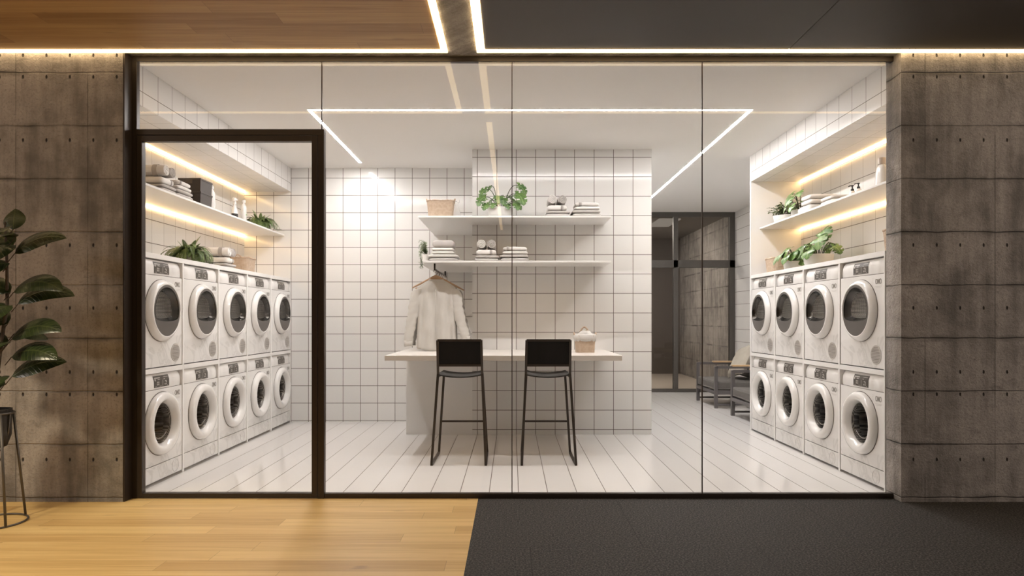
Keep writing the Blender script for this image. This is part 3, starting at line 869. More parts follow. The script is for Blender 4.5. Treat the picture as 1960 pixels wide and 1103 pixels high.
place_proto(TW, 'grey_thin', (3.06, 6.25, SH), RRr, 'thin beige folded towel, lowest of the flat stack on the right shelf', 'towel', gl)
place_proto(TW, 'white_thin', (3.06, 6.25, SH+.034), RRr, 'beige-lit folded towel, middle of the flat stack on the right shelf', 'towel', gl)
place_proto(TW, 'white_thin', (3.06, 6.25, SH+.070), RRr, 'beige-lit folded towel, top of the flat stack on the right shelf', 'towel', gl)

def basket_proto(w, d, h, liner=False, taper=.88, ribs=26):
    t = empty('lined_basket' if liner else 'wicker_basket')
    nu, nv = ribs*6, 22
    def rr_pt(a, hw, hd, r=.035):
        # rounded rectangle by superellipse
        ca, sa = math.cos(a), math.sin(a)
        return hw*math.copysign(abs(ca)**.38, ca), hd*math.copysign(abs(sa)**.38, sa)
    rings = []
    for i in range(nv+1):
        v = i/nv; s_ = taper+(1-taper)*v
        ring = []
        for j in range(nu):
            a = 2*PI*j/nu
            x, y = rr_pt(a, w/2*s_, d/2*s_)
            arc = j/nu*ribs
            off = 1+ .016*abs(math.sin(PI*arc)) + .003*math.sin(v*nv*PI)
            ring.append((x*off, y*off, v*h))
        rings.append(ring)
    inner = []
    for i in (nv, 2):
        v = i/nv; s_ = (taper+(1-taper)*v)*.94
        inner.append([(*rr_pt(2*PI*j/nu, w/2*s_, d/2*s_), v*h) for j in range(nu)])
    MB().rings(rings+inner, True, True, True).build('woven_body', M['wicker'], t, angle=50)
    rim = [(*rr_pt(2*PI*j/60, w/2*.99, d/2*.99), h+.001+.003*math.sin(j*1.9)) for j in range(61)]
    MB().tube(rim, .0085, 8, caps=False).build('rim', M['wicker'], t, smooth=True)
    for sx in (-1, 1):
        pts = [(sx*(w/2*.98+.012*math.sin(PI*k/8)), -.045+.09*k/8, h-.006+.036*math.sin(PI*k/8)) for k in range(9)]
        MB().tube(pts, .0075, 8).build('handle', M['wicker'], t, smooth=True)
    if liner:
        rings = []; n = 72
        for v, k, z in ((0, .93, h*.72), (0, 1.05, h*.70), (.4, 1.10, h*.86), (.8, 1.08, h+.008), (1, 1.0, h+.016), (1, .9, h+.006), (.8, .84, h*.8), (.8, .5, h*.78), (.8, .05, h*.77)):
            ring = []
            for j in range(n):
                a = 2*PI*j/n; x, y = rr_pt(a, w/2*k, d/2*k); wv = 1+.018*math.sin(a*19+v*3)+.012*math.sin(a*7)
                ring.append((x*wv, y*wv, z+(.006*math.sin(a*13) if k > .9 and z < h else 0)))
            rings.append(ring)
        MB().rings(rings, True, False, True).build('cloth_liner', M['liner'], t, smooth=True)
    return t
bk0 = basket_proto(.275, .20, .170)
bk0.location = (-.738, 6.96, ZU); bk0.rotation_euler = (0, 0, 0)
tag(bk0, 'light brown wicker basket on the upper column shelf', 'basket', 'wicker baskets')
dup(bk0, (-2.955, 7.38, 1.75), RL, 'wicker basket on top of the left machine bank near the back wall', 'wicker baskets')
dup(bk0, (2.93, 7.40, 1.75), RRr, 'wicker basket on top of the right machine bank at its far end', 'wicker baskets')
dup(bk0, (2.93, 5.02, 1.75), RRr, 'wicker basket on the right machine bank, mostly hidden by the concrete jamb', 'wicker baskets', (1, 1, 1.05))
lb = basket_proto(.200, .17, .165, True, .9, 18); lb.location = (.730, 6.72, CT)
tag(lb, 'small wicker basket with ruffled grey cloth liner on the counter', 'basket')
# arched handle of the small basket and a rolled cloth inside it
MB().tube([(-.045+.09*k/10, .05, .20+.052*math.sin(PI*k/10)) for k in range(11)], .009, 8).build('handle', M['wicker'], lb, smooth=True)
def crumple(name, parent, c, r, mat, seed, sz=.7):
    rr = random.Random(seed); ph = [rr.uniform(0, 6) for _ in range(6)]
    b = MB(); rings = []
    for i in range(1, 16):
        th = PI*i/16; ring = []
        for j in range(28):
            a = 2*PI*j/28; k = 1+.10*math.sin(3*a+ph[0]+2*th)+.07*math.sin(5*a+ph[1]-3*th)+.05*math.sin(9*a+ph[2])
            ring.append((c[0]+r*k*math.sin(th)*math.cos(a)*1.15, c[1]+r*k*math.sin(th)*math.sin(a), c[2]-r*sz*k*math.cos(th)))
        rings.append(ring)
    return b.rings(rings).build(name, mat, parent, smooth=True)
cl = crumple('washcloth', None, (0, 0, 0), .066, M['liner'], 3); cl.location = (.735, 6.72, CT+.165)
tag(cl, 'crumpled pale grey cloth bulging out of the small lined basket', 'cloth')

# storage boxes
def storage_box():
    t = empty('storage_box')
    w, d, h = .235, .20, .118
    b = MB(); rings = []
    for z, s_ in ((0, .93), (.003, .94), (h-.024, .985), (h-.022, 1.0), (h-.016, 1.0)):
        rings.append([(sx*w/2*s_, sy*d/2*s_, z) for sx, sy in ((-1, -1), (1, -1), (1, 1), (-1, 1))])
    b.rings(rings).build('body', M['black_plastic'], t, bevel=.004, seg=2)
    MB().box(-w/2-.004, -d/2-.004, h-.016, w/2+.004, d/2+.004, h).build('lid', M['black_plastic'], t, bevel=.003, seg=2)
    for sx in (-1, 1): MB().box(sx*(w/2+.002)-.004, -.03, h-.05, sx*(w/2+.002)+.004, .03, h-.014).build('latch', M['black_plastic'], t, bevel=.001, seg=1)
    return t
sb = storage_box(); sb.location = (-2.905, 6.165, SH); sb.rotation_euler = (0, 0, RL)
tag(sb, 'dark brown lidded storage box on the left shelf, lower of two', 'storage box', 'dark storage boxes')
dup(sb, (-2.905, 6.165, SH+.1185), RL, 'dark brown lidded storage box stacked on another on the left shelf', 'dark storage boxes')

def spray_bottle(label=True):
    t = empty('spray_bottle')
    m = M['bottle']
    MB().lathe([(.030, 0), (.042, .004), (.045, .02), (.044, .07), (.036, .11), (.020, .145), (.014, .155), (.014, .168)], 32, sy=.72).build('body', m, t, angle=60)
    MB().lathe([(.017, 0), (.017, .022), (.013, .026)], 20, (0, 0, .166)).build('collar', m, t, angle=40)
    hd = MB().rings([[(x, y, z) for x, z in ((-.052, .214), (-.052, .226), (.0, .238), (.034, .226), (.030, .190), (.010, .190), (.006, .206))] for y in (-.011, .011)])
    hd.build('spray_head', m, t, bevel=.003, seg=2)
    MB().tube([(-.018, 0, .206), (-.030, 0, .188), (-.040, 0, .172)], .0045, 8).build('trigger', m, t, smooth=True)
    if label: MB().lathe([(.0452, .02), (.0455, .024), (.0445, .066)], 32, sy=.72, cap0=False, cap1=False).build('dark_label', M['black'], t, smooth=True)['label'] = 'dark label band'
    return t
sp = spray_bottle(); sp.location = (-2.90, 7.02, SH); sp.rotation_euler = (0, 0, RL+PI)
tag(sp, 'white trigger spray bottle with dark base label on the left shelf', 'bottle')
sp2 = spray_bottle(False); sp2.location = (-.590, 7.13, ZU); tag(sp2, 'white trigger spray bottle half hidden behind the basket on the upper column shelf', 'bottle')
def slim_bottle(h, r, capm, name='cleaning_bottle', pump=False):
    t = empty(name)
    MB().lathe([(r*.8, 0), (r, .006), (r, h*.62), (r*.82, h*.74), (r*.40, h*.84), (r*.38, h*.87)], 28, sy=.75).build('body', M['bottle'], t, angle=50)
    MB().lathe([(r*.46, 0), (r*.46, h*.12), (r*.36, h*.13)], 20, (0, 0, h*.87)).build('cap', capm, t, angle=40)
    return t
b1 = slim_bottle(.235, .036, M['bottle']); b1.location = (-2.86, 6.40, SH); b1.rotation_euler = (0, 0, RL)
tag(b1, 'slim white bottle beside the dark storage boxes on the left shelf', 'bottle')
b2 = dup(b1, (-2.86, 7.16, SH), RL, 'white bottle with a small green mark beside the spray bottle on the left shelf')
MB().box(-.012, -.0288, .07, .002, -.0272, .084).build('green_mark', plain('green_print', (.25, .45, .12), .5), b2)
pr_ = MB()
for k, (x, z, w_) in enumerate(((.008, .095, .012), (.008, .078, .012), (.008, .055, .010), (-.012, .105, .008))): pr_.box(x, -.0288, z, x+w_, -.0272, z+.004)
pr_.build('printed_lines', M['vent'], b2)
# detergent bottle
dt = empty('detergent_bottle', (3.03, 5.50, SH), RRr, 'large glossy white detergent bottle with beige cap on the right shelf', 'bottle')
MB().lathe([(.045, 0), (.058, .006), (.060, .06), (.060, .15), (.052, .20), (.036, .225), (.026, .232)], 36, sy=.7).build('body', M['bottle'], dt, angle=60)
MB().lathe([(.030, 0), (.029, .05), (.026, .055)], 28, (0, 0, .230)).build('cap', M['cap'], dt, angle=40)
def pump():
    t = empty('pump_bottle')
    MB().lathe([(.024, 0), (.028, .004), (.028, .10), (.022, .112), (.012, .118)], 28).build('body', M['bottle'], t, angle=50)
    b = MB().lathe([(.014, 0), (.014, .018), (.006, .02), (.006, .040), (.012, .042), (.012, .050)], 20, (0, 0, .117))
    b.tube([(0, 0, .163), (0, -.022, .163), (0, -.036, .156)], .0045, 8)
    b.build('pump', M['black'], t, angle=40)
    return t
pm = pump(); pm.location = (3.06, 6.035, SH); pm.rotation_euler = (0, 0, RRr)
tag(pm, 'soap bottle with black pump beside the flat towel stack on the right shelf', 'bottle', 'black pump bottles')
dup(pm, (3.06, 5.93, SH), RRr, 'soap bottle with black pump standing nearer the detergent bottle on the right shelf', 'black pump bottles')

# ---------------------------------------------------------------- plants
def leaf(mb, base, d, length, width, droop=.9, fold=.15, shape='heart', face=(0, 0, 1), nv=12):
    """curved leaf blade; face is the direction its upper side looks towards, droop pulls the tip down"""
    d = Vector(d).normalized(); pos = Vector(base); face = Vector(face)
    step = length/nv
    us = (-1, -.72, -.42, 0, .42, .72, 1)
    vs, uv = [], []
    for i in range(nv+1):
        v = i/nv
        side = d.cross(face)
        if side.length < .15: side = d.cross(face+Vector((.3, .2, .1)))
        side.normalize()
        nrm = side.cross(d).normalized()
        if shape in ('heart', 'monstera'): w = (.80+.20*math.sin(v/.35*PI/2) if v < .35 else max(0, 1-((v-.35)/.65)**2.1)**.75)
        elif shape == 'ell': w = abs(math.sin(PI*v))**.62 if 0 < v < 1 else 0
        else: w = abs(math.sin(PI*(v**.85)))**.75 if 0 < v < 1 else 0
        w = max(w, .02)*width/2
        for u in us:
            back = 0
            if shape in ('heart', 'monstera'): back = -length*.24*abs(u)**1.6*max(0, 1-v*1.3)
            vs.append(tuple(pos+side*u*w+nrm*(fold*abs(u)*w-.25*w*u*u)+d*back)); uv.append((.5+u/2, v))
        pos = pos+d*step
        d = (d+Vector((0, 0, -1))*(droop/nv)).normalized()
    n = len(us); fs = []
    for i in range(nv):
        for j in range(n-1):
            if shape == 'monstera' and j in (0, 5, 1, 4) and i % 3 == 2 and 1 < i < nv-2:
                if j in (0, 5) or i % 2 == 0: continue
            a = i*n+j; fs.append((a, a+1, a+n+1, a+n))
    mb.add(vs, fs, uv); return pos

def pot_bowl(parent, r, h, mat='pot', sq=1.0):
    MB().lathe([(r*.62, 0), (r*.80, .004), (r*.95, h*.35), (r, h), (r*.93, h), (r*.90, h*.80)], 40).build('pot', M[mat], parent, angle=50)
    MB().lathe([(r*.905, 0), (r*.5, .006), (.004, .009)], 32, (0, 0, h*.78)).build('soil', M['soil'], parent, smooth=True)

def fern(seed, R=.20, n=120):
    rr = random.Random(seed); t = empty('potted_fern'); pot_bowl(t, .085, .095)
    lf, st = MB(), MB()
    for k in range(n):
        az = 2*PI*k*.381966; el = rr.uniform(.35, 1.5) if k > 6 else rr.uniform(1.15, 1.45)
        L = R*rr.uniform(.65, 1.25)*(1.0 if el < 1.1 else .72)
        d = Vector((math.cos(az)*math.cos(el), math.sin(az)*math.cos(el), math.sin(el)))
        side = Vector((-math.sin(az), math.cos(az), 0)); pos = Vector((math.cos(az)*.03, math.sin(az)*.03, .08)); pts = []
        N = 26; dr = rr.uniform(2.1, 3.1) if k > 6 else .6
        for i in range(N+1):
            pts.append(pos.copy()); v = i/N
            if v > .12:
                lw = .026*math.sin(PI*min(1, (v*.92+.10)))**.7+.004
                nr = side.cross(d).normalized()
                for s_ in (-1, 1):
                    dd = (side*s_+d*.45-nr*.15).normalized()
                    w = .0048; q = pos
                    tip = q+dd*lw; mid = q+dd*lw*.45
                    p = d*w
                    lf.add([q-p*.4, mid-p*.75, tip, mid+p*.75, q+p*.4], [(0, 1, 2, 3, 4)] if s_ > 0 else [(4, 3, 2, 1, 0)], [(.5, 0), (.1, .5), (.5, 1), (.9, .5), (.5, 0)])
            pos = pos+d*(L/N*1.25)
            ax = side
            d = (Matrix.Rotation(dr/N, 3, ax) @ d).normalized()
            if pos.z < .012: d = Vector((d.x, d.y, max(0, d.z))).normalized()
        st.tube(pts, [.0018*(1-.6*i/N) for i in range(N+1)], 5)
    st.build('stems', M['stem'], t, smooth=True); lf.build('foliage', M['fern'], t)
    return t
fn = fern(4); fn.location = (-2.90, 6.02, 1.75)
tag(fn, 'bushy fern in a white bowl on top of the left machine bank', 'plant')
f2 = dup(fn, (-2.93, 7.80, SH), 1.9, 'drooping fern in a small white pot at the far end of the left shelf', scale=.92)

def arch(base, az, reach, h, n=8):
    """stem that rises and arches outward"""
    pts = []
    for i in range(n+1):
        v = i/n
        pts.append(Vector((base[0]+math.cos(az)*reach*(v**1.4), base[1]+math.sin(az)*reach*(v**1.4), base[2]+h*math.sin(v*PI*.56)/math.sin(PI*.56))))
    return pts
def leafy(name, seed, specs, shape, mat, pr, ph, stem_r=.0045, k=1.0):
    t = empty(name); rr = random.Random(seed); pot_bowl(t, pr, ph); lf, st = MB(), MB()
    for (az, reach, h, L, W, dr) in specs:
        az = math.radians(az)
        pts = arch((math.cos(az)*pr*.25, math.sin(az)*pr*.25, ph*.8), az, reach*.86, h*.98)
        st.tube(pts, [stem_r*(1-.35*i/8) for i in range(9)], 7)
        d = (pts[-1]-pts[-2]).normalized(); d = (d+Vector((math.cos(az), math.sin(az), 0))*.35).normalized()
        fc = Vector((math.cos(az)*.55+rr.uniform(-.2, .2), math.sin(az)*.55-.75, .62))
        leaf(lf, pts[-1], d, L*.92*k, W*k, dr*1.5, .18, shape, fc, 14)
    st.build('stems', M['stem'], t, smooth=True); lf.build('foliage', M[mat], t)
    return t
# angles: 0 = local +x (right seen from the front), 270 = toward the viewer
sp_m = [(185, .13, .22, .13, .12, 1.9), (200, .15, .13, .15, .13, 1.7), (215, .13, .05, .11, .10, 1.6), (165, .08, .26, .07, .06, 1.5),
        (262, .05, .14, .13, .12, 1.8), (285, .05, .12, .12, .11, 1.9), (240, .09, .06, .10, .09, 1.7), (300, .09, .05, .10, .08, 1.8),
        (-8, .17, .26, .15, .14, 1.7), (-28, .16, .16, .19, .16, 1.8), (-40, .15, .06, .13, .11, 1.7), (40, .10, .15, .12, .11, 1.5),
        (100, .08, .17, .12, .11, 1.3), (140, .10, .12, .12, .11, 1.5), (20, .14, .10, .13, .12, 1.6), (70, .1, .08, .11, .1, 1.5)]
mo = leafy('potted_monstera', 5, sp_m, 'monstera', 'monstera', .135, .105)
mo.location = (-.118, 6.97, ZU); tag(mo, 'dark green monstera with arching stems in a white bowl on the upper column shelf', 'plant')
sp_r = [(200, .10, .16, .14, .14, 1.8), (230, .07, .20, .15, .14, 1.9), (255, .08, .10, .14, .13, 1.9), (280, .06, .17, .14, .13, 1.8),
        (300, .09, .08, .13, .12, 1.7), (180, .12, .09, .12, .12, 1.7), (330, .11, .20, .09, .08, 1.6), (350, .13, .12, .10, .09, 1.6), (90, .08, .15, .12, .11, 1.4)]
m2 = leafy('potted_monstera', 8, sp_r, 'monstera', 'pothos', .10, .085, k=1.15)
m2.location = (2.98, 6.92, SH); m2.rotation_euler = (0, 0, RRr)
tag(m2, 'small monstera in a white pot on the right shelf beside the folded towel', 'plant')
sp_p = [(a, .05+.10*((k*37) % 10)/10, .06+.11*((k*53) % 10)/10, .125, .12, 1.5+.5*((k*29) % 10)/10) for k, a in enumerate(range(0, 360, 18))]
po = leafy('potted_pothos', 9, sp_p, 'heart', 'pothos', .125, .10, k=1.15)
po.location = (2.94, 6.95, 1.75); po.rotation_euler = (0, 0, RRr)
tag(po, 'bright green pothos spilling over a white bowl beside the wicker basket on the right bank', 'plant')
sp_q = [(170, .12, .10, .12, .12, 1.7), (190, .15, .06, .13, .12, 1.7), (215, .10, .12, .14, .13, 1.8), (240, .09, .07, .13, .13, 1.8), (262, .07, .13, .14, .13, 1.9),
        (285, .09, .06, .12, .12, 1.8), (130, .12, .12, .12, .11, 1.5), (95, .10, .14, .12, .11, 1.4), (-10, .13, .24, .16, .15, 1.8), (-25, .17, .17, .18, .17, 1.7), (-50, .14, .06, .14, .13, 1.8), (60, .1, .1, .12, .11, 1.5)]
pq = leafy('potted_monstera', 12, sp_q+[(225, .04, .09, .13, .12, 1.9), (310, .06, .10, .12, .12, 1.8), (200, .10, .14, .13, .12, 1.8)], 'monstera', 'pothos', .135, .12, k=1.05)
pq.location = (2.93, 6.42, 1.75); pq.rotation_euler = (0, 0, RRr)
tag(pq, 'monstera with tall split leaves in a white bowl on top of the right machine bank', 'plant')
# bushy small-leaved plant
bp = empty('potted_bush', (2.98, 7.29, SH), RRr, 'small-leaved bushy plant in a wide white bowl at the far end of the right shelf', 'plant')
pot_bowl(bp, .135, .085); lf, st = MB(), MB(); rr = random.Random(21)
for k in range(60):
    az = rr.uniform(0, 2*PI); reach = rr.uniform(.02, .17); h = rr.uniform(.08, .19)*(1-.35*reach/.17)
    pts = arch((math.cos(az)*.04, math.sin(az)*.04, .065), az, reach, h, 6); st.tube(pts, .0014, 4)
    for p in pts[2:]:
        for q in range(4):
            a2 = rr.uniform(0, 2*PI); leaf(lf, p, (math.cos(a2), math.sin(a2), rr.uniform(-.2, .8)), .024, .017, .6, .1, 'ell', (.1, -.5, 1), 3)
st.build('stems', M['stem'], bp); lf.build('foliage', M['small_leaf'], bp)
# trailing rosemary-like plant at the shelf edge
tr = empty('trailing_plant', (-.880, 6.90, ZLO), 0, 'pale green trailing plant hanging over the left end of the lower column shelf', 'plant')
MB().lathe([(.026, 0), (.036, .004), (.040, .075), (.036, .075), (.034, .06)], 28).build('pot', M['pot'], tr, angle=50)
lf, st = MB(), MB(); rr = random.Random(31)
for k in range(30):
    az = PI+rr.uniform(-1.4, .9); reach = rr.uniform(.02, .075)
    if k % 4 == 0:   # sprigs that hang below the shelf's front edge
        pts = [Vector((-.01, -.02, .07)), Vector((-.03-.02*rr.random(), -.10, .095)), Vector((-.04, -.148, .04)), Vector((-.045+.03*rr.random(), -.156, -.04)), Vector((-.045+.04*rr.random(), -.158, -.10*rr.uniform(.6, 1)))]
    else:
        pts = arch((0, 0, .06), az, reach, rr.uniform(.05, .17), 7)
        pts += [pts[-1]+Vector((math.cos(az)*.018, math.sin(az)*.018, -.03))]
    st.tube(pts, .0012, 4)
    for a_, b_ in zip(pts[1:], pts[2:]):
        for q in range(5):
            p = a_.lerp(b_, q/5); a2 = rr.uniform(0, 2*PI)
            leaf(lf, p, (math.cos(a2), math.sin(a2), rr.uniform(-.3, .5)), .022, .006, .3, .1, 'ell', (.1, -.6, .8), 2)
st.build('stems', M['stem'], tr); lf.build('foliage', M['rosemary'], tr)

# rubber plant on its stand in the corridor
rp = empty('rubber_plant', (-3.19, 4.12, .001), 0, 'tall dark-leaved rubber plant beside the left concrete wall', 'plant')
MB().lathe([(.03, .455), (.075, .47), (.098, .54), (.102, .70), (.094, .70), (.092, .66)], 36).build('pot', M['pot_dark'], rp, angle=60)
MB().lathe([(.093, .655), (.05, .665), (.004, .668)], 28).build('soil', M['soil'], rp, smooth=True)
trunk = [(.0, 0, .66), (.03, -.01, .85), (.055, 0, 1.1), (.085, .01, 1.35), (.09, 0, 1.62), (.07, .01, 1.85)]
tb = MB().tube(trunk, [.013, .012, .011, .010, .008, .005], 10)
tb.tube([(.0, .0, .66), (-.03, -.03, .95), (-.05, -.02, 1.25), (-.07, 0, 1.6)], [.010, .009, .008, .005], 8)
lf = MB()
def to_leaf(px, py, tx, ty, w, y0=0.0, y1=0.0, bow=.25, roll=0):
    """big elliptic leaf from a base to a tip, both given in metres from the pot's foot"""
    a = Vector((px, y0, py)); b = Vector((tx, y1, ty)); ch = b-a; L = ch.length*1.10
    d = (ch.normalized()+Vector((0, 0, 1))*bow*1.9).normalized()
    leaf(lf, a, d, L, w*1.25, bow*4.2, .14, 'lance', (.1*roll, -.80, .75), 14)
    tb.tube([a, a-Vector((.04, 0, .05))], .003, 6)
S = lambda x, y: ((x-980)*4.12/1285+3.19, 1.25+(612-y)*4.12/1285)
for (bx, by, tx, ty, w, ya, yb, bow, roll) in (
        (28, 486, 109, 446, .125, 0, .05, .30, .5), (26, 560, 130, 551, .125, 0, -.06, .34, .55), (30, 582, 118, 556, .12, .02, .10, .34, .4),
        (22, 650, 122, 626, .125, 0, -.04, .32, .5), (22, 684, 117, 684, .125, 0, -.05, .30, .55), (18, 722, 103, 692, .12, .02, .08, .22, .3),
        (22, 640, 62, 652, .07, .02, .12, .2, .2), (30, 470, 2, 530, .13, 0, -.16, .3, 0), (34, 455, 42, 470, .10, -.02, -.26, .2, 0),
        (18, 505, -25, 545, .14, 0, -.12, .3, -.4), (22, 590, -30, 625, .13, 0, -.12, .3, -.4), (28, 585, 8, 640, .12, -.02, -.25, .2, 0),
        (14, 660, -50, 660, .12, 0, -.05, .3, -.3), (16, 660, 30, 672, .10, -.02, -.22, .25, 0), (10, 735, -40, 750, .13, 0, -.08, .3, -.2),
        (12, 720, 26, 742, .10, -.02, -.2, .2, 0), (25, 470, -60, 450, .13, 0, .05, .3, -.4), (20, 560, -85, 560, .13, 0, .02, .3, -.4),
        (25, 440, 15, 400, .10, 0, .06, .1, .6), (15, 620, -80, 620, .13, 0, .1, .3, -.3), (6, 452, 40, 448, .10, -.03, -.14, .3, .3)):
    (a0, a1), (c0, c1) = S(bx, by), S(tx, ty)
    to_leaf(a0, a1, c0, c1, w, ya, yb, bow, roll)
tb.build('trunk', M['bark'], rp, smooth=True); lf.build('foliage', M['rubber'], rp, smooth=True)
sd = empty('plant_stand', (-3.19, 4.12, 0), 0, 'thin grey metal ring stand holding the rubber plant pot', 'plant stand')
ring = lambda r, z: [(r*math.cos(2*PI*k/48), r*math.sin(2*PI*k/48), z) for k in range(49)]
MB().tube(ring(.180, .006), .006, 8, caps=False).build('floor_ring', M['metal_stand'], sd, smooth=True)
MB().tube(ring(.110, .676), .007, 8, caps=False).build('top_ring', M['metal_stand'], sd, smooth=True)
for k in range(4):
    a = -.55+PI/2*k
    MB().tube([(.180*math.cos(a), .180*math.sin(a), .006), (.112*math.cos(a), .112*math.sin(a), .676)], .0075, 8).build('leg', M['metal_stand'], sd, smooth=True)
MB().tube([(-.110, 0, .676), (-.10, 0, .56), (-.06, 0, .447), (.06, 0, .447), (.10, 0, .56), (.110, 0, .676)], .005, 8).build('pot_cradle', M['metal_stand'], sd, smooth=True)

# ---------------------------------------------------------------- bar stools
def bar_stool():
    t = empty('bar_stool'); r = .0102
    # local: rear (backrest) legs toward -y, counter side +y ; origin midway between feet on the floor
    yb, yf = -.265, .265
    for s_ in (-1, 1):
        MB().tube([(s_*.232, yb, .009), (s_*.194, -.105, .775), (s_*.190, -.185, 1.070)], r, square=True).build('rear_leg', M['metal_dark'], t)
        MB().tube([(s_*.226, yf, .009), (s_*.180, .285, .752)], r, square=True).build('front_leg', M['metal_dark'], t)
        MB().tube([(s_*.232, yb, .009), (s_*.226, yf, .009)], r, square=True).build('foot_rail', M['metal_dark'], t)
        MB().tube([(s_*.193, -.105, .752), (s_*.180, .285, .752)], r*.9, square=True).build('seat_rail', M['metal_dark'], t)
    MB().tube([(-.207, .273, .30), (.207, .273, .30)], r*.85, square=True).build('footrest', M['metal_dark'], t)
    MB().tube([(-.190, -.185, 1.070), (.190, -.185, 1.070)], r, square=True).build('top_rail', M['metal_dark'], t)
    MB().tube([(-.190, -.125, .849), (.190, -.125, .849)], r, square=True).build('lower_rail', M['metal_dark'], t)
    MB().add([(-.184, -.131, .856), (.184, -.131, .856), (.182, -.184, 1.062), (-.182, -.184, 1.062),
              (-.184, -.125, .856), (.184, -.125, .856), (.182, -.178, 1.062), (-.182, -.178, 1.062)],
             [(0,1,2,3),(7,6,5,4),(0,4,5,1),(1,5,6,2),(2,6,7,3),(3,7,4,0)]).build('backrest', M['mesh_black'], t, bevel=.001, seg=1)
    # seat shell dished across its width
    rings = []
    for i in range(13):
        u = -1+2*i/12; x = u*.192; z = .775-.022*(1-u*u)
        k = 1-.05*abs(u)
        rings.append([(x*(1 if y < .1 else .95), y, z+dz) for y, dz in ((-.112, -.016), (-.115, -.004), (-.10, .002), (.27, .004), (.29, -.002), (.287, -.016))])
    MB().rings(rings).build('seat', M['seat'], t, angle=50)
    return t
st1 = bar_stool(); st1.location = (-.456, 6.005, 0)
tag(st1, 'black-backed metal bar stool in front of the hanging shirts', 'bar stool', 'bar stools at the counter')
dup(st1, (.316, 6.005, 0), 0, 'black-backed metal bar stool on the basket side of the counter', 'bar stools at the counter')

# ---------------------------------------------------------------- clothes rail, hangers, shirts
XR, ZR = -.795, 1.765
rl = empty('clothes_rail', (XR, 7.4, ZR), 0, 'short dark clothes rail under the left end of the lower shelf', 'rail')
MB().tube([(0, -.50, 0), (0, .795, 0)], .008, 12).build('rod', M['chrome'], rl, smooth=True)
for y in (-.50, .60): MB().box(-.009, y-.009, -.010, .009, y+.009, .061).build('bracket', M['frame'], rl, bevel=.001, seg=1)
def hanger():
    t = empty('clothes_hanger')    # origin on the rod axis
    pts = [(math.sin(a)*.021-.006, 0, math.cos(a)*.021-.0105) for a in [(-1.9+4.0*k/14) for k in range(15)]]
    pts = [(p[0], 0, p[2]) for p in pts]
    pts += [(.010, 0, -.035), (0, 0, -.048), (0, 0, -.062)]
    MB().tube(pts, .003, 8).build('hook', M['chrome'], t, smooth=True)
    rings = []
    n = 24
    for i in range(n+1):
        u = -1+2*i/n; x = u*.250
        zt = -.046-.122*(abs(u)**1.05)-.012*(1-math.cos(u*PI))*.3
        th = .040*(1-abs(u))**1.6+.014
        dy = .010*u*u
        rings.append([(x, -.007+dy, zt), (x, .007+dy, zt), (x, .009+dy, zt-th/2), (x, .007+dy, zt-th), (x, -.007+dy, zt-th), (x, -.009+dy, zt-th/2)])
    MB().rings(rings).build('wooden_bar', M['hanger'], t, smooth=True)
    return t
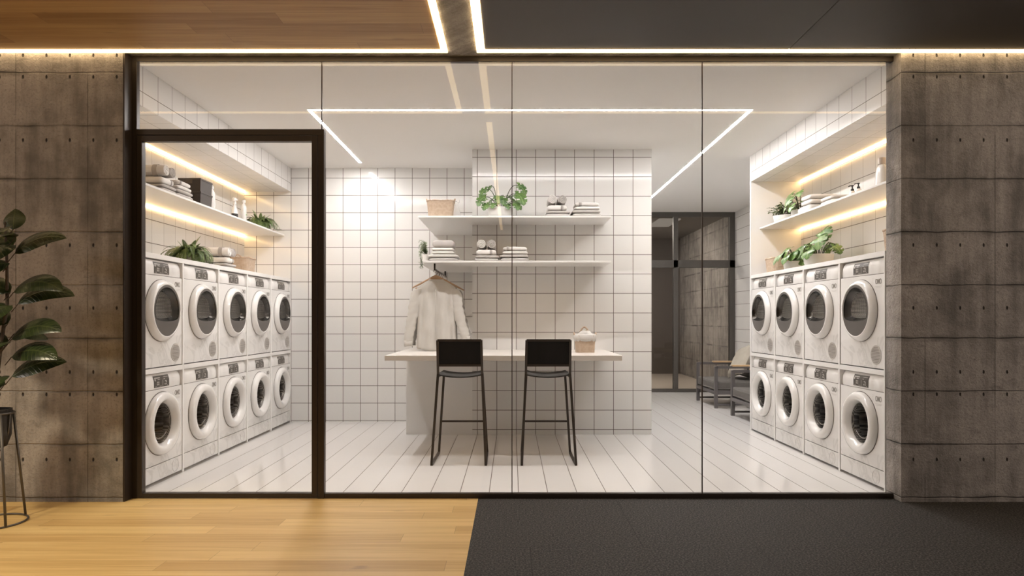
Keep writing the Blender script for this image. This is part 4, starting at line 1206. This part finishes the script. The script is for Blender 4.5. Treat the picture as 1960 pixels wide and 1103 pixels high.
def shirt(mat, seed, flip=1):
    t = empty('linen_shirt')
    rr = random.Random(seed); ph = [rr.uniform(0, 6) for _ in range(8)]
    # body: elliptical sections from the hem up over the shoulders
    nz, na = 44, 96
    rings = []
    zt, zb = -.094, -.822     # relative to the rod
    for i in range(nz+1):
        v = i/nz
        z = zb+(zt-zb)*v
        dz = zt-z
        # half width by height: shoulder slope then straight body
        if dz < .080: hw = .078+.122*max(0, dz/.080)
        else: hw = .200-.004*min(1, (dz-.08)/.2)+.012*max(0, (dz-.4)/.35)
        dep = (.012+.030*min(1, dz/.12))+.018*min(1, dz/.5)
        ring = []
        for j in range(na):
            a = 2*PI*j/na; ca, sa = math.cos(a), math.sin(a)
            amt = min(1, dz/.25)
            fold = .011*amt*math.sin(a*9+ph[0]+z*3)+.006*amt*math.sin(a*15+ph[1]-z*9)+.004*math.sin(z*30+a*4+ph[2])*amt
            x = hw*math.copysign(abs(ca)**.85, ca); y = (dep+fold)*sa
            zz = z
            if v < .06: zz = z-.030*(1-(abs(x)/hw)**2.2)*(1-v/.06)+.012*(1-v/.06)
            ring.append((x, y, zz))
        rings.append(ring)
    b = MB().rings(rings, True, False, False)
    b.build('torso', mat, t, smooth=True, solid=.0015)
    # collar band
    MB().rings([[(.080*math.cos(2*PI*k/28), .026*math.sin(2*PI*k/28), z+(.004*math.sin(2*PI*k/28))) for k in range(28)] for z in (zt-.012, zt+.002)], True, False, False).build('collar', mat, t, smooth=True, solid=.003)
    # placket and yoke seam as raised strips on the viewer's side
    pk = MB()
    pk.tube([(.004*math.sin(k*.9), -.058-.004*math.sin(k*.7), -.20-.58*k/9) for k in range(10)], .0035, 6)
    pk.build('centre_pleat', mat, t, smooth=True)
    # sleeves
    for s_, pth in ((-1, [(-.185, 0, -.190), (-.215, .0, -.29), (-.235, -.005, -.42), (-.262, -.01, -.56), (-.282, -.02, -.68), (-.290, -.02, -.792)]),
                    (1, [(.185, 0, -.190), (.205, .0, -.29), (.225, -.005, -.42), (.262, -.01, -.56), (.300, -.02, -.66), (.312, -.02, -.745)])):
        rings = []; m = 40; P_ = [Vector(p) for p in pth]
        for i in range(m+1):
            f = i/m*(len(P_)-1); k = min(int(f), len(P_)-2); p = P_[k].lerp(P_[k+1], f-k)
            v = i/m; w = .070-.026*v; dd = .034-.008*v
            if i < 3: w *= .70+.1*i
            if i > m-4: w = .042; dd = .022
            ring = []
            for j in range(28):
                a = 2*PI*j/28; wr = 1+.10*math.sin(a*3+v*24+ph[3])*.5+.07*math.sin(v*60+ph[4]+a)*(1 if .2 < v < .9 else 0)
                ring.append((p.x+w*wr*math.cos(a), p.y+dd*wr*math.sin(a), p.z+.25*w*math.cos(a)*s_*-.6))
            rings.append(ring)
        MB().rings(rings, True, True, False).build('sleeve', mat, t, smooth=True)
        e = P_[-1]
        MB().rings([[(e.x+.0425*math.cos(2*PI*k/24), e.y+.0235*math.sin(2*PI*k/24), e.z+zz) for k in range(24)] for zz in (.060, .001)], True, False, False).build('cuff', mat, t, smooth=True, solid=.002)
    return t
for k, (y, m) in enumerate(((7.02, 'shirt'), (7.24, 'shirt_dark'), (7.44, None), (7.62, None))):
    if k == 0: h0 = hanger(); h0.location = (XR, y, ZR); tag(h0, 'wooden clothes hanger holding the front pale linen shirt', 'hanger', 'wooden hangers on the clothes rail')
    else: dup(h0, (XR, y, ZR), 0, ['', 'wooden hanger holding the darker shirt behind the pale one', 'empty wooden hanger behind both shirts', 'empty wooden hanger nearest the tiled back wall'][k], 'wooden hangers on the clothes rail')
    if m:
        s0 = shirt(M[m], 3+k); s0.location = (XR+.004, y, ZR)
        tag(s0, 'pale grey long-sleeved linen shirt hanging in front on the rail' if k == 0 else 'darker grey long-sleeved shirt hanging behind the pale one', 'shirt')

# ---------------------------------------------------------------- lounge chairs in the hall
def armchair():
    t = empty('lounge_armchair')     # faces -x; origin at the front centre on the floor; y spans the width
    q = .022; W = .455; Dp = .80
    for s_ in (-1, 1):
        y = s_*W
        MB().tube([(q, y, 0), (q, y, .590)], q, square=True).build('leg', M['chair_frame'], t, bevel=.002, seg=1)
        MB().tube([(Dp, y, 0), (Dp, y, .590)], q, square=True).build('leg', M['chair_frame'], t, bevel=.002, seg=1)
        MB().box(q, y-q, .560, Dp, y+q, .596).build('arm_rail', M['chair_frame'], t, bevel=.002, seg=1)
        MB().box(.245, y-.030, .588, Dp-.03, y+.030, .612).build('armrest', M['oak'], t, bevel=.004, seg=2)['label'] = 'pale wooden armrest'
        MB().box(2*q, y-.012, .040, Dp-q, y+.012, .064).build('stretcher', M['chair_frame'], t)
        MB().box(2*q, y-q, .195, Dp-q, y+q, .250).build('seat_rail', M['chair_frame'], t, bevel=.002, seg=1)
    MB().box(0, -W+q, .195, 2*q, W-q, .240).build('front_rail', M['chair_frame'], t, bevel=.002, seg=1)
    MB().box(Dp-2*q, -W+q, .195, Dp, W-q, .240).build('back_rail', M['chair_frame'], t, bevel=.002, seg=1)
    def cushion(name, x0, x1, z0, z1, seed):
        rr = random.Random(seed); b = bmesh.new(); bmesh.ops.create_cube(b, size=1)
        bmesh.ops.subdivide_edges(b, edges=b.edges[:], cuts=7, use_grid_fill=True)
        me = bpy.data.meshes.new(name)
        for v in b.verts:
            x, y, z = v.co
            puff = (1-(2*x)**4)*(1-(2*y)**4)
            zz = z*(.86+.14*puff)+.006*math.sin(x*17+y*11+seed)*puff*(1 if z > 0 else 0)
            v.co = ((x0+x1)/2+x*(x1-x0), y*(2*W-2*q-.012), (z0+z1)/2+zz*(z1-z0))
        b.to_mesh(me); b.free(); me.materials.append(M['chair_fabric'])
        me.polygons.foreach_set('use_smooth', [True]*len(me.polygons))
        o = bpy.data.objects.new(name, me); COL.objects.link(o); o.parent = t
        md = o.modifiers.new('bevel', 'BEVEL'); md.width = .025; md.segments = 3
        return o
    cushion('seat_cushion', .01, .70, .245, .385, 1)
    cushion('back_cushion', .62, .78, .385, .74, 2)
    MB().box(Dp-2*q, -W+q, .60, Dp, W-q, .64).build('back_top_rail', M['chair_frame'], t)
    return t
ac = armchair(); ac.location = (2.850, 9.91, 0)
tag(ac, 'grey upholstered armchair with wooden armrests, nearer the glass partition', 'armchair', 'armchairs in the hall')
dup(ac, (2.850, 8.28, 0), 0, 'grey upholstered armchair half hidden behind the right machine bank', 'armchairs in the hall')
# throw pillow leaning on the far chair
b = bmesh.new(); bmesh.ops.create_grid(b, x_segments=22, y_segments=22, size=1)
me = bpy.data.meshes.new('throw_pillow')
top = [(v.co.x, v.co.y) for v in b.verts]; b.free()
mbp = MB(); n = 23
def pil(u, v, s_):
    r = max(0, (1-u**4)*(1-v**4)); pin = 1-.09*(1-(u*v)**2)*max(abs(u), abs(v))**3
    wr = .10*math.sin(3*u+5*v)*r*(.3)
    return (u*.25*pin, v*.25*pin, s_*(.075+.02*wr)*r**.55+(.004*math.sin(14*u*v+3*u))*r)
idx = {}
vs = []
for s_ in (1, -1):
    for i in range(n):
        for j in range(n):
            vs.append(pil(-1+2*i/(n-1), -1+2*j/(n-1), s_))
fs = []
for s_ in (0, 1):
    for i in range(n-1):
        for j in range(n-1):
            a = s_*n*n+i*n+j; f = (a, a+n, a+n+1, a+1); fs.append(f if s_ == 0 else tuple(reversed(f)))
po_ = mbp.add(vs, fs).build('throw_pillow', M['pillow'], smooth=True)
po_.rotation_mode = 'XYZ'
po_.matrix_world = Matrix.Translation((3.345, 9.80, .645)) @ Matrix.Rotation(math.radians(-62), 4, 'Y') @ Matrix.Rotation(math.radians(14), 4, 'Z')
tag(po_, 'plump beige throw pillow leaning in the armchair by the glass partition', 'pillow')

for m_ in list(bpy.data.meshes):
    if m_.users == 0: bpy.data.meshes.remove(m_)
